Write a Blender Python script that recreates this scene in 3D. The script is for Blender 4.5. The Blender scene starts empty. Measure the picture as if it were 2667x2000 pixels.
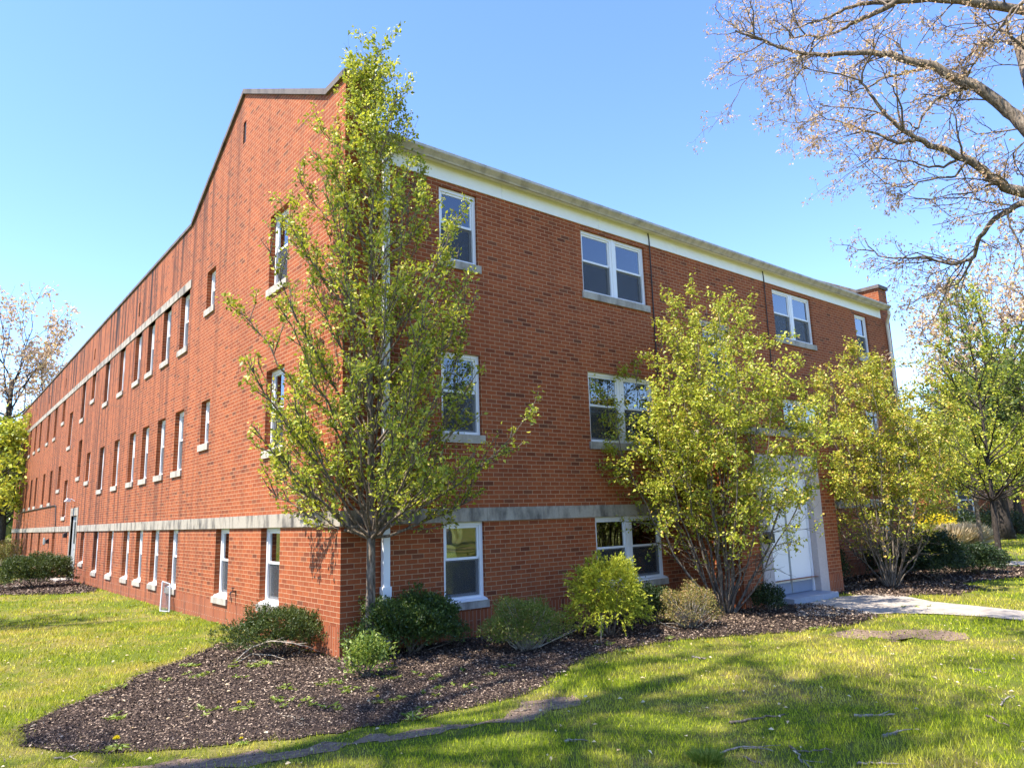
import bpy, math
import numpy as np
from mathutils import Vector, Matrix

C = bpy.context.scene
COL = C.collection
rnd = np.random.RandomState

# ------------------------------------------------------------------ camera
CAM = np.array([-4.3348, -8.9419, 1.63])
YAW, PITCH, ROLL, F, W0, H0 = 0.68510, 0.17985, -0.03139, 1886.37, 2667.0, 2000.0
def cam_axes():
    cy, sy, cp, sp, cr, sr = math.cos(YAW), math.sin(YAW), math.cos(PITCH), math.sin(PITCH), math.cos(ROLL), math.sin(ROLL)
    fw = np.array([sy*cp, cy*cp, sp]); ri = np.array([cy, -sy, 0.0]); up = np.cross(ri, fw)
    return cr*ri + sr*up, -sr*ri + cr*up, fw
RI, UP, FW = cam_axes()
camd = bpy.data.cameras.new('camera'); cam = bpy.data.objects.new('camera', camd); COL.objects.link(cam)
camd.sensor_width = 36; camd.lens = F/W0*36; camd.clip_end = 2000; camd.clip_start = 0.05
M = Matrix(((RI[0], UP[0], -FW[0], CAM[0]), (RI[1], UP[1], -FW[1], CAM[1]), (RI[2], UP[2], -FW[2], CAM[2]), (0, 0, 0, 1)))
cam.matrix_world = M
C.camera = cam
def ray(u, v): return (u-W0/2)/F*RI + (H0/2-v)/F*UP + FW
G = -0.09                                     # ground level
def gp(u, v, z=G):                            # a point of the ground seen at this place of the photograph
    d = ray(u, v); return CAM + d*((z-CAM[2])/d[2])
def dp(u, v, depth): return CAM + ray(u, v)*depth

# ------------------------------------------------------------------ light
SUN_EL, SUN_AZ = math.radians(61), math.radians(6)     # azimuth measured from -x towards +y
sdir = Vector((-math.cos(SUN_EL)*math.cos(SUN_AZ), math.cos(SUN_EL)*math.sin(SUN_AZ), math.sin(SUN_EL)))
sl = bpy.data.lights.new('sun', 'SUN'); sl.energy = 2.9; sl.angle = math.radians(0.5); sl.color = (1.0, 0.93, 0.82)
so = bpy.data.objects.new('sun', sl); COL.objects.link(so)
so.rotation_euler = sdir.to_track_quat('Z', 'Y').to_euler()
world = bpy.data.worlds.new('World'); C.world = world; world.use_nodes = True
wt = world.node_tree; wt.nodes.clear()
sky = wt.nodes.new('ShaderNodeTexSky'); sky.sky_type = 'NISHITA'; sky.sun_disc = False
sky.sun_elevation = SUN_EL; sky.sun_rotation = math.radians(-83); sky.altitude = 200; sky.air_density = 1.0; sky.dust_density = 0.15; sky.ozone_density = 3.0
hsv = wt.nodes.new('ShaderNodeHueSaturation'); hsv.inputs['Saturation'].default_value = 1.14; hsv.inputs['Value'].default_value = 1.0; hsv.inputs['Hue'].default_value = 0.512
bg = wt.nodes.new('ShaderNodeBackground'); bg.inputs[1].default_value = 0.10
wo = wt.nodes.new('ShaderNodeOutputWorld')
wt.links.new(sky.outputs[0], hsv.inputs['Color']); wt.links.new(hsv.outputs[0], bg.inputs[0]); wt.links.new(bg.outputs[0], wo.inputs[0])
vs = C.view_settings; vs.view_transform = 'Standard'; vs.look = 'None'; vs.exposure = 2.2; vs.gamma = 1.0; vs.use_curve_mapping = False
C.cycles.max_bounces = 6; C.cycles.transparent_max_bounces = 12; C.cycles.diffuse_bounces = 4

# ------------------------------------------------------------------ materials
def mat(name):
    m = bpy.data.materials.new(name); m.use_nodes = True; nt = m.node_tree
    return m, nt, nt.nodes['Principled BSDF'], nt.nodes['Material Output']
def N(nt, t, **kw):
    n = nt.nodes.new(t)
    for k, v in kw.items(): setattr(n, k, v)
    return n
def L(nt, a, b): nt.links.new(a, b)
def ramp(nt, fac, stops):
    r = N(nt, 'ShaderNodeValToRGB'); e = r.color_ramp.elements
    e[0].position, e[0].color = stops[0][0], (*stops[0][1], 1); e[1].position, e[1].color = stops[-1][0], (*stops[-1][1], 1)
    for p, c in stops[1:-1]:
        x = e.new(p); x.color = (*c, 1)
    if fac is not None: L(nt, fac, r.inputs[0])
    return r.outputs[0]
def noise(nt, vec, scale, detail=4, rough=0.55, dist=0.0):
    n = N(nt, 'ShaderNodeTexNoise'); n.inputs['Scale'].default_value = scale; n.inputs['Detail'].default_value = detail
    n.inputs['Roughness'].default_value = rough; n.inputs['Distortion'].default_value = dist
    if vec is not None: L(nt, vec, n.inputs['Vector'])
    return n.outputs[0]
def mix(nt, f, a, b, mode='MIX'):
    n = N(nt, 'ShaderNodeMix', data_type='RGBA', blend_type=mode)
    if isinstance(f, (int, float)): n.inputs[0].default_value = f
    else: L(nt, f, n.inputs[0])
    for i, x in ((6, a), (7, b)):
        if isinstance(x, tuple): n.inputs[i].default_value = (*x, 1)
        else: L(nt, x, n.inputs[i])
    return n.outputs[2]
def math_(nt, op, a, b=None, clamp=False):
    n = N(nt, 'ShaderNodeMath', operation=op); n.use_clamp = clamp
    for i, x in ((0, a), (1, b)):
        if x is None: continue
        if isinstance(x, (int, float)): n.inputs[i].default_value = x
        else: L(nt, x, n.inputs[i])
    return n.outputs[0]
def mapping(nt, vec, sc=(1, 1, 1), loc=(0, 0, 0)):
    n = N(nt, 'ShaderNodeMapping'); n.inputs['Scale'].default_value = sc; n.inputs['Location'].default_value = loc
    L(nt, vec, n.inputs['Vector']); return n.outputs[0]
def bump(nt, h, strength, dist, bsdf):
    b = N(nt, 'ShaderNodeBump'); b.inputs['Strength'].default_value = strength; b.inputs['Distance'].default_value = dist
    L(nt, h, b.inputs['Height']); L(nt, b.outputs[0], bsdf.inputs['Normal'])

def brick_mat(name, tones, mortar, wall_marks=True, bw=0.196, rh=0.0677, ms=0.0055):
    m, nt, p, out = mat(name)
    tc = N(nt, 'ShaderNodeTexCoord'); uv = tc.outputs['UV']; ob = N(nt, 'ShaderNodeNewGeometry').outputs['Position']
    wob = N(nt, 'ShaderNodeMix', data_type='VECTOR'); 
    nz = N(nt, 'ShaderNodeTexNoise'); nz.inputs['Scale'].default_value = 6; L(nt, ob, nz.inputs['Vector'])
    va = N(nt, 'ShaderNodeVectorMath', operation='MULTIPLY_ADD'); va.inputs[1].default_value = (0.006, 0.004, 0); L(nt, nz.outputs[1], va.inputs[0]); L(nt, uv, va.inputs[2])
    b = N(nt, 'ShaderNodeTexBrick'); b.offset = 0.5; b.offset_frequency = 2; b.squash = 1.0
    L(nt, va.outputs[0], b.inputs['Vector'])
    for k, v in (('Scale', 1.0), ('Mortar Size', ms), ('Mortar Smooth', 0.25), ('Brick Width', bw), ('Row Height', rh), ('Bias', 0.0)): b.inputs[k].default_value = v
    b.inputs['Color1'].default_value = (0, 0, 0, 1); b.inputs['Color2'].default_value = (1, 1, 1, 1); b.inputs['Mortar'].default_value = (.5, .5, .5, 1)
    tone = ramp(nt, b.outputs['Color'], tones)
    tone = mix(nt, 0.35, tone, ramp(nt, noise(nt, ob, 55, 3), [(0.3, (0.35, 0.35, 0.35)), (0.7, (0.62, 0.62, 0.62))]), 'OVERLAY')
    big = noise(nt, ob, 0.45, 3)
    tone = mix(nt, 0.3, tone, ramp(nt, big, [(0.35, (0.38, 0.36, 0.36)), (0.65, (0.6, 0.6, 0.58))]), 'OVERLAY')
    mo = mix(nt, noise(nt, ob, 3, 4), tuple(x*0.75 for x in mortar), mortar)
    col = mix(nt, b.outputs['Fac'], tone, mo)
    if wall_marks:
        sv = mapping(nt, ob, (2.6, 2.6, 0.10)); s1 = noise(nt, sv, 1.6, 6, 0.62)
        sep = N(nt, 'ShaderNodeSeparateXYZ'); L(nt, ob, sep.inputs[0])
        # dark vertical streaks on the long side, strongest as staining under the coping
        far = math_(nt, 'MULTIPLY', math_(nt, 'SUBTRACT', sep.outputs[1], 3.0), 0.10, True)
        up = math_(nt, 'ADD', math_(nt, 'MULTIPLY', math_(nt, 'SUBTRACT', sep.outputs[2], 5.6), 0.25, True), 0.62)
        amt = math_(nt, 'MULTIPLY', math_(nt, 'MULTIPLY', up, math_(nt, 'ADD', far, 0.18)), ramp(nt, s1, [(0.47, (0, 0, 0)), (0.60, (1, 1, 1))]))
        col = mix(nt, math_(nt, 'MULTIPLY', amt, 0.9, True), col, (0.032, 0.019, 0.016))
        damp = math_(nt, 'SUBTRACT', 0.42, math_(nt, 'MULTIPLY', sep.outputs[2], 0.75), True)
        col = mix(nt, math_(nt, 'MULTIPLY', damp, noise(nt, ob, 1.7, 5)), col, (0.20, 0.105, 0.07))
    L(nt, col, p.inputs['Base Color']); p.inputs['Roughness'].default_value = 0.86
    p.inputs['Specular IOR Level'].default_value = 0.25
    h = math_(nt, 'SUBTRACT', math_(nt, 'MULTIPLY', noise(nt, ob, 90, 3), 0.35), b.outputs['Fac'])
    bump(nt, h, 0.7, 0.008, p)
    return m
TONES = [(0.0, (0.19, 0.066, 0.038)), (0.08, (0.33, 0.098, 0.045)), (0.45, (0.40, 0.125, 0.056)), (0.80, (0.45, 0.148, 0.066)), (0.95, (0.37, 0.128, 0.070)), (1.0, (0.20, 0.085, 0.055))]
TONES = [(p_, tuple(np.array(c_)*np.array((0.75, 0.60, 0.43)))) for p_, c_ in TONES]
MAT_BRICK = brick_mat('red_brick', TONES, (0.52, 0.30, 0.165))
TONES_F = [(p_, tuple(np.array(c_)*np.array((0.80, 0.86, 0.92)))) for p_, c_ in TONES]
MAT_SOLDIER = brick_mat('soldier_brick', [(p_, tuple(np.array(c_)*1.12)) for p_, c_ in TONES], (0.46, 0.28, 0.18), True, 0.31, 0.0677)

def stone_mat(name, base, dark, streak=0.6):
    m, nt, p, out = mat(name)
    ob = N(nt, 'ShaderNodeNewGeometry').outputs['Position']
    a = noise(nt, mapping(nt, ob, (3, 3, 1.2)), 1.4, 6, 0.6)
    c = mix(nt, math_(nt, 'MULTIPLY', ramp(nt, a, [(0.46, (0, 0, 0)), (0.66, (1, 1, 1))]), streak), base, dark)
    c = mix(nt, 0.25, c, ramp(nt, noise(nt, ob, 30, 4), [(0.3, (0.3, 0.3, 0.3)), (0.7, (0.65, 0.65, 0.65))]), 'OVERLAY')
    L(nt, c, p.inputs['Base Color']); p.inputs['Roughness'].default_value = 0.8
    bump(nt, noise(nt, ob, 60, 4), 0.2, 0.004, p)
    return m
MAT_STONE = stone_mat('limestone', (0.36, 0.315, 0.25), (0.055, 0.048, 0.042), 0.9)
MAT_SILL = stone_mat('sill_stone', (0.42, 0.375, 0.31), (0.15, 0.13, 0.11), 0.7)
MAT_COPING = stone_mat('coping_stone', (0.135, 0.11, 0.095), (0.04, 0.033, 0.03), 0.8)
MAT_SURR = stone_mat('door_stone', (0.50, 0.43, 0.40), (0.35, 0.30, 0.28), 0.3)
def plain(name, col, rough=0.5, var=0.12, sc=8, metal=0.0, spec=0.5):
    m, nt, p, out = mat(name)
    ob = N(nt, 'ShaderNodeNewGeometry').outputs['Position']
    c = mix(nt, noise(nt, ob, sc, 5), tuple(x*(1-var) for x in col), tuple(min(1, x*(1+var)) for x in col))
    L(nt, c, p.inputs['Base Color']); p.inputs['Roughness'].default_value = rough; p.inputs['Metallic'].default_value = metal
    p.inputs['Specular IOR Level'].default_value = spec
    return m
MAT_WHITE = plain('white_vinyl', (0.80, 0.80, 0.81), 0.4, 0.04)
MAT_FRIEZE = plain('white_board', (0.83, 0.83, 0.79), 0.55, 0.06, 3)
MAT_CREAM = plain('cream_paint', (0.74, 0.69, 0.56), 0.6, 0.15, 4)
MAT_GUTTER = stone_mat('weathered_gutter', (0.52, 0.47, 0.40), (0.20, 0.17, 0.14), 0.6)
MAT_DOOR = plain('white_door_paint', (0.88, 0.86, 0.82), 0.45, 0.03)
MAT_KICK = plain('blue_grey_paint', (0.22, 0.26, 0.34), 0.55, 0.1)
MAT_STEP = plain('grey_step_paint', (0.27, 0.30, 0.36), 0.65, 0.15)
MAT_GREYMETAL = plain('grey_metal', (0.30, 0.31, 0.31), 0.45, 0.15)
MAT_DARK = plain('dark_metal', (0.02, 0.02, 0.022), 0.5, 0.2)
MAT_SLATE = plain('asphalt_shingle', (0.085, 0.08, 0.078), 0.9, 0.3, 20)
MAT_BLIND = plain('blind_fabric', (0.84, 0.83, 0.80), 0.7, 0.05)
MAT_BLINDT = plain('tan_blind', (0.50, 0.44, 0.30), 0.7, 0.06)
MAT_BLINDG = plain('grey_blind', (0.30, 0.31, 0.33), 0.7, 0.06)
MAT_ROOM = plain('room_plaster', (0.25, 0.24, 0.22), 0.9, 0.1)
MAT_CONC = stone_mat('concrete', (0.34, 0.295, 0.245), (0.17, 0.14, 0.12), 0.6)
MAT_WIRE = plain('weathered_cable', (0.03, 0.028, 0.026), 0.6, 0.2)

def glass_mat():
    m, nt, p, out = mat('window_glass'); nt.nodes.remove(p)
    g = N(nt, 'ShaderNodeBsdfGlossy'); g.inputs['Roughness'].default_value = 0.012; g.inputs['Color'].default_value = (0.95, 0.97, 1, 1)
    ob = N(nt, 'ShaderNodeNewGeometry').outputs['Position']
    b = N(nt, 'ShaderNodeBump'); b.inputs['Strength'].default_value = 0.12; b.inputs['Distance'].default_value = 0.01; L(nt, noise(nt, ob, 2.2, 2), b.inputs['Height']); L(nt, b.outputs[0], g.inputs['Normal'])
    t = N(nt, 'ShaderNodeBsdfTransparent'); t.inputs['Color'].default_value = (0.80, 0.84, 0.83, 1)
    fr = N(nt, 'ShaderNodeFresnel'); fr.inputs['IOR'].default_value = 1.75
    ms = N(nt, 'ShaderNodeMixShader'); L(nt, math_(nt, 'ADD', math_(nt, 'MULTIPLY', fr.outputs[0], 1.6), 0.05, True), ms.inputs[0]); L(nt, t.outputs[0], ms.inputs[1]); L(nt, g.outputs[0], ms.inputs[2])
    L(nt, ms.outputs[0], out.inputs[0]); return m
MAT_GLASS = glass_mat()
def screen_mat():
    m, nt, p, out = mat('insect_screen'); p.inputs['Base Color'].default_value = (0.055, 0.058, 0.062, 1); p.inputs['Roughness'].default_value = 0.6
    t = N(nt, 'ShaderNodeBsdfTransparent'); ms = N(nt, 'ShaderNodeMixShader'); ms.inputs[0].default_value = 0.42
    L(nt, t.outputs[0], ms.inputs[1]); L(nt, p.outputs[0], ms.inputs[2]); L(nt, ms.outputs[0], out.inputs[0]); return m
MAT_SCREEN = screen_mat()

def leaf_mat(name, stops, trans=0.4, gloss=0.35, tint=None, big=0.35):
    m, nt, p, out = mat(name)
    geo = N(nt, 'ShaderNodeNewGeometry')
    c = ramp(nt, geo.outputs['Random Per Island'], stops)
    c = mix(nt, big, c, ramp(nt, noise(nt, geo.outputs['Position'], 1.1, 3), [(0.3, (0.36, 0.38, 0.36)), (0.7, (0.64, 0.62, 0.6))]), 'OVERLAY')
    L(nt, c, p.inputs['Base Color']); p.inputs['Roughness'].default_value = 0.45; p.inputs['Specular IOR Level'].default_value = gloss
    tr = N(nt, 'ShaderNodeBsdfTranslucent'); L(nt, mix(nt, 0.5, c, tint or (0.35, 0.42, 0.05)), tr.inputs['Color'])
    ms = N(nt, 'ShaderNodeMixShader'); ms.inputs[0].default_value = trans
    L(nt, p.outputs[0], ms.inputs[1]); L(nt, tr.outputs[0], ms.inputs[2]); L(nt, ms.outputs[0], out.inputs[0])
    return m
LEAF_PEAR = leaf_mat('pear_leaf', [(0, (0.10, 0.145, 0.010)), (0.35, (0.27, 0.33, 0.026)), (0.75, (0.52, 0.54, 0.055)), (1, (0.68, 0.57, 0.08))], 0.42, 0.5, (0.5, 0.52, 0.04))
LEAF_YG = leaf_mat('spring_leaf', [(0, (0.17, 0.225, 0.016)), (0.5, (0.36, 0.41, 0.034)), (0.88, (0.54, 0.53, 0.07)), (1, (0.60, 0.36, 0.10))], 0.38, 0.45, (0.5, 0.48, 0.05))
LEAF_YO = leaf_mat('spring_leaf_bronze', [(0, (0.17, 0.225, 0.016)), (0.5, (0.37, 0.41, 0.034)), (0.84, (0.55, 0.50, 0.07)), (1, (0.62, 0.34, 0.11))], 0.38, 0.45, (0.5, 0.42, 0.05))
LEAF_BUD = leaf_mat('pink_bud', [(0, (0.42, 0.27, 0.17)), (0.5, (0.60, 0.42, 0.28)), (0.82, (0.70, 0.55, 0.36)), (1, (0.62, 0.46, 0.10))], 0.4, 0.2, (0.62, 0.42, 0.22))
LEAF_TREE = leaf_mat('young_green_leaf', [(0, (0.05, 0.085, 0.016)), (0.5, (0.10, 0.14, 0.028)), (1, (0.20, 0.20, 0.05))], 0.35, 0.3)
LEAF_DARK = leaf_mat('dark_evergreen', [(0, (0.010, 0.020, 0.006)), (0.5, (0.022, 0.042, 0.012)), (1, (0.05, 0.08, 0.02))], 0.12, 0.35, (0.1, 0.16, 0.03))
LEAF_YEW = leaf_mat('yew_needle', [(0, (0.018, 0.034, 0.007)), (0.5, (0.04, 0.068, 0.012)), (1, (0.11, 0.14, 0.022))], 0.15, 0.35, (0.2, 0.26, 0.03))
LEAF_BOX = leaf_mat('box_leaf', [(0, (0.02, 0.045, 0.008)), (0.6, (0.05, 0.095, 0.014)), (1, (0.16, 0.20, 0.03))], 0.25, 0.5, (0.2, 0.28, 0.03))
LEAF_GOLD = leaf_mat('golden_frond', [(0, (0.14, 0.19, 0.012)), (0.5, (0.38, 0.42, 0.028)), (1, (0.62, 0.60, 0.07))], 0.3, 0.3, (0.5, 0.46, 0.05))
LEAF_SPI = leaf_mat('spirea_leaf', [(0, (0.08, 0.12, 0.018)), (0.5, (0.15, 0.20, 0.03)), (0.85, (0.26, 0.26, 0.06)), (1, (0.34, 0.19, 0.10))], 0.3, 0.35)
LEAF_SPIB = leaf_mat('spirea_bronze_leaf', [(0, (0.15, 0.15, 0.03)), (0.5, (0.28, 0.23, 0.07)), (1, (0.36, 0.20, 0.10))], 0.3, 0.35)
LEAF_FORS = leaf_mat('forsythia_flower', [(0, (0.50, 0.40, 0.02)), (0.6, (0.75, 0.60, 0.02)), (1, (0.82, 0.70, 0.06))], 0.3, 0.2, (0.8, 0.65, 0.03))
LEAF_STRAW = leaf_mat('straw_blade', [(0, (0.48, 0.35, 0.19)), (0.5, (0.70, 0.56, 0.35)), (1, (0.80, 0.70, 0.50))], 0.35, 0.2, (0.6, 0.5, 0.3))
LEAF_WEED = leaf_mat('weed_leaf', [(0, (0.09, 0.15, 0.02)), (0.5, (0.17, 0.24, 0.03)), (1, (0.30, 0.34, 0.07))], 0.3, 0.4)
def bark_mat(name, a, b):
    m, nt, p, out = mat(name)
    ob = N(nt, 'ShaderNodeNewGeometry').outputs['Position']
    n = noise(nt, mapping(nt, ob, (1, 1, 0.25)), 38, 6, 0.65)
    c = mix(nt, 0.4, ramp(nt, n, [(0.36, a), (0.64, b)]), ramp(nt, noise(nt, ob, 5, 4), [(0.3, (0.35, 0.35, 0.35)), (0.7, (0.65, 0.65, 0.65))]), 'OVERLAY')
    L(nt, c, p.inputs['Base Color']); p.inputs['Roughness'].default_value = 0.9; p.inputs['Specular IOR Level'].default_value = 0.2
    bump(nt, n, 0.9, 0.012, p); return m
BARK = bark_mat('grey_bark', (0.06, 0.046, 0.034), (0.26, 0.205, 0.15))
BARK_L = bark_mat('pale_bark', (0.12, 0.10, 0.08), (0.36, 0.31, 0.25))
BARK_M = bark_mat('brown_grey_bark', (0.06, 0.05, 0.04), (0.24, 0.20, 0.16))
BARK_D = bark_mat('dark_bark', (0.018, 0.015, 0.013), (0.075, 0.06, 0.05))
BARK_S = bark_mat('dead_stick', (0.20, 0.165, 0.125), (0.46, 0.40, 0.32))

def dirt_mat():
    m, nt, p, out = mat('mulch_soil'); ob = N(nt, 'ShaderNodeNewGeometry').outputs['Position']
    c = ramp(nt, noise(nt, ob, 42, 6, 0.7), [(0.3, (0.014, 0.010, 0.009)), (0.52, (0.055, 0.038, 0.032)), (0.75, (0.15, 0.11, 0.09))])
    L(nt, c, p.inputs['Base Color']); p.inputs['Roughness'].default_value = 0.95; p.inputs['Specular IOR Level'].default_value = 0.15
    bump(nt, noise(nt, ob, 55, 6, 0.7), 1.0, 0.03, p); return m
MAT_MULCH = dirt_mat()
def soil_mat():
    m, nt, p, out = mat('bare_soil'); ob = N(nt, 'ShaderNodeNewGeometry').outputs['Position']
    c = ramp(nt, noise(nt, ob, 26, 6, 0.7), [(0.3, (0.10, 0.070, 0.048)), (0.55, (0.24, 0.17, 0.12)), (0.8, (0.40, 0.29, 0.21))])
    L(nt, c, p.inputs['Base Color']); p.inputs['Roughness'].default_value = 0.95; p.inputs['Specular IOR Level'].default_value = 0.15
    bump(nt, noise(nt, ob, 45, 6, 0.7), 0.9, 0.025, p); return m
MAT_SOIL = soil_mat()
def lawn_mat(name, isl):
    m, nt, p, out = mat(name); geo = N(nt, 'ShaderNodeNewGeometry'); ob = geo.outputs['Position']
    big = noise(nt, mapping(nt, ob, (1, 1, 0)), 0.55, 4, 0.6)
    mid = noise(nt, mapping(nt, ob, (1, 1, 0), (7, 3, 0)), 2.4, 4, 0.6)
    f = math_(nt, 'ADD', math_(nt, 'MULTIPLY', big, 0.65), math_(nt, 'MULTIPLY', mid, 0.35))
    green = ramp(nt, geo.outputs['Random Per Island'], [(0, (0.13, 0.19, 0.010)), (0.5, (0.33, 0.39, 0.02)), (1, (0.58, 0.60, 0.05))]) if isl else ramp(nt, noise(nt, ob, 35, 5, 0.7), [(0.35, (0.06, 0.085, 0.014)), (0.65, (0.15, 0.175, 0.03))])
    dry = ramp(nt, geo.outputs['Random Per Island'], [(0, (0.33, 0.30, 0.025)), (0.5, (0.60, 0.53, 0.06)), (1, (0.78, 0.66, 0.18))]) if isl else ramp(nt, noise(nt, ob, 35, 5, 0.7), [(0.35, (0.13, 0.115, 0.035)), (0.65, (0.26, 0.21, 0.08))])
    c = mix(nt, ramp(nt, f, [(0.45, (0, 0, 0)), (0.60, (1, 1, 1))]), green, dry)
    L(nt, c, p.inputs['Base Color']); p.inputs['Roughness'].default_value = 0.6 if isl else 0.95; p.inputs['Specular IOR Level'].default_value = 0.04
    if isl:
        tr = N(nt, 'ShaderNodeBsdfTranslucent'); L(nt, c, tr.inputs['Color']); ms = N(nt, 'ShaderNodeMixShader'); ms.inputs[0].default_value = 0.35
        L(nt, p.outputs[0], ms.inputs[1]); L(nt, tr.outputs[0], ms.inputs[2]); L(nt, ms.outputs[0], out.inputs[0])
    else: bump(nt, noise(nt, ob, 60, 5, 0.7), 0.8, 0.03, p)
    return m
MAT_LAWN = lawn_mat('lawn_ground', False); MAT_BLADE = lawn_mat('grass_blade', True)
def chip_mat():
    m, nt, p, out = mat('mulch_chip'); geo = N(nt, 'ShaderNodeNewGeometry')
    c = ramp(nt, geo.outputs['Random Per Island'], [(0, (0.016, 0.010, 0.007)), (0.45, (0.062, 0.040, 0.028)), (0.78, (0.14, 0.096, 0.068)), (0.94, (0.30, 0.22, 0.16)), (1, (0.48, 0.37, 0.27))])
    L(nt, c, p.inputs['Base Color']); p.inputs['Roughness'].default_value = 0.85; p.inputs['Specular IOR Level'].default_value = 0.25; return m
MAT_CHIP = chip_mat()

# ------------------------------------------------------------------ object helpers
def tag(o, label=None, cat=None, group=None, kind=None):
    if label: o['label'] = label
    if cat: o['category'] = cat
    if group: o['group'] = group
    if kind: o['kind'] = kind
    return o
def empty(name, loc=(0, 0, 0), rz=0.0):
    o = bpy.data.objects.new(name, None); COL.objects.link(o); o.location = loc; o.rotation_euler[2] = rz; o.empty_display_size = 0.2
    return o
def link(name, me, parent=None, loc=None):
    o = bpy.data.objects.new(name, me); COL.objects.link(o)
    if parent: o.parent = parent
    if loc is not None: o.location = loc
    return o
def box_uv(me):
    nl = len(me.loops)
    co = np.empty(len(me.vertices)*3); me.vertices.foreach_get('co', co); co = co.reshape(-1, 3)
    vi = np.empty(nl, int); me.loops.foreach_get('vertex_index', vi)
    nf = len(me.polygons); nr = np.empty(nf*3); me.polygons.foreach_get('normal', nr); nr = np.abs(nr.reshape(-1, 3))
    lt = np.empty(nf, int); me.polygons.foreach_get('loop_total', lt)
    n = np.repeat(nr, lt, axis=0); c = co[vi]
    uv = np.where((n[:, 0] >= n[:, 1])[:, None] & (n[:, 0] >= n[:, 2])[:, None], c[:, [1, 2]], np.where((n[:, 1] >= n[:, 2])[:, None], c[:, [0, 2]], c[:, [0, 1]]))
    return uv
class MB:
    def __init__(s): s.v = []; s.f = []
    def add(s, vs, fs):
        o = len(s.v); s.v += [tuple(map(float, x)) for x in vs]; s.f += [tuple(i+o for i in f) for f in fs]; return s
    def box(s, a, b):
        x0, y0, z0 = a; x1, y1, z1 = b
        return s.add([(x0, y0, z0), (x1, y0, z0), (x1, y1, z0), (x0, y1, z0), (x0, y0, z1), (x1, y0, z1), (x1, y1, z1), (x0, y1, z1)],
                     [(0, 3, 2, 1), (4, 5, 6, 7), (0, 1, 5, 4), (1, 2, 6, 5), (2, 3, 7, 6), (3, 0, 4, 7)])
    def prism(s, prof, ax, a, b):            # profile of 2-D points extruded along axis ax
        n = len(prof); vs = []
        for t in (a, b):
            for p, q in prof:
                vs.append((t, p, q) if ax == 0 else (p, t, q) if ax == 1 else (p, q, t))
        fs = [tuple(range(n))[::-1], tuple(range(n, 2*n))] + [(i, (i+1) % n, (i+1) % n+n, i+n) for i in range(n)]
        return s.add(vs, fs)
    def tube(s, pts, rad, k=6, cap=True):
        pts = [np.array(p, float) for p in pts]; n = len(pts)
        if not hasattr(rad, '__len__'): rad = [rad]*n
        o = len(s.v); prev = None
        for i in range(n):
            t = pts[min(i+1, n-1)] - pts[max(i-1, 0)]; t = t/(np.linalg.norm(t)+1e-9)
            if prev is None:
                a = np.array([0, 0, 1.0]) if abs(t[2]) < .9 else np.array([1.0, 0, 0]); u = np.cross(t, a)
            else: u = prev - t*np.dot(prev, t)
            u = u/(np.linalg.norm(u)+1e-9); w = np.cross(t, u); prev = u
            for j in range(k):
                an = 2*math.pi*j/k; s.v.append(tuple(pts[i] + rad[i]*(math.cos(an)*u + math.sin(an)*w)))
        for i in range(n-1):
            for j in range(k):
                a = o+i*k+j; b = o+i*k+(j+1) % k; s.f.append((a, b, b+k, a+k))
        if cap: s.f.append(tuple(o+j for j in range(k))[::-1]); s.f.append(tuple(o+(n-1)*k+j for j in range(k)))
        return s
    def mesh(s, name, material, uv=False, bevel=0, smooth=False):
        me = bpy.data.meshes.new(name); me.from_pydata(s.v, [], s.f); me.update()
        if uv == 'box' or uv is True or uv == 'swap':
            u = box_uv(me)
            if uv == 'swap': u = u[:, ::-1].copy()
            lay = me.uv_layers.new(name='UVMap'); lay.data.foreach_set('uv', u.astype(np.float32).ravel())
        me.materials.append(material)
        if smooth: me.polygons.foreach_set('use_smooth', np.ones(len(me.polygons), bool))
        return me
    def obj(s, name, material, parent=None, **kw): return link(name, s.mesh(name, material, **kw), parent)
def np_mesh(name, verts, faces, material):    # faces (n, k) array
    me = bpy.data.meshes.new(name); k = faces.shape[1]; nf = len(faces)
    me.vertices.add(len(verts)); me.vertices.foreach_set('co', np.asarray(verts, np.float32).ravel())
    me.loops.add(nf*k); me.loops.foreach_set('vertex_index', faces.astype(np.int32).ravel())
    me.polygons.add(nf); me.polygons.foreach_set('loop_start', np.arange(0, nf*k, k, dtype=np.int32)); me.polygons.foreach_set('loop_total', np.full(nf, k, np.int32))
    me.update(calc_edges=True); me.materials.append(material); return me
def unit(a): return a/(np.linalg.norm(a, axis=-1, keepdims=True)+1e-9)
def leaves(rg, P, D, size, ratio=0.55, fold=0.25, droop=0.0, nrm=None):
    """folded leaf: base, left, tip, right -> two triangles"""
    n = len(P); D = unit(D); r = nrm if nrm is not None else rg.normal(size=(n, 3))
    S = unit(np.cross(D, r)); Nn = np.cross(S, D)
    size = np.broadcast_to(np.asarray(size, float), (n,))[:, None]
    v = np.empty((n, 4, 3)); v[:, 0] = P
    v[:, 1] = P + D*size*0.42 + S*size*ratio*0.5 + Nn*size*fold*0.5
    v[:, 2] = P + D*size + Nn*size*fold*rg.uniform(-.3, .5, (n, 1)); v[:, 2, 2] -= (size*droop)[:, 0]
    v[:, 3] = P + D*size*0.42 - S*size*ratio*0.5 + Nn*size*fold*0.5
    i = np.arange(n)[:, None]*4
    f = np.concatenate([i+np.array([0, 2, 1]), i+np.array([0, 3, 2])], 0)
    return v.reshape(-1, 3), f
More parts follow.
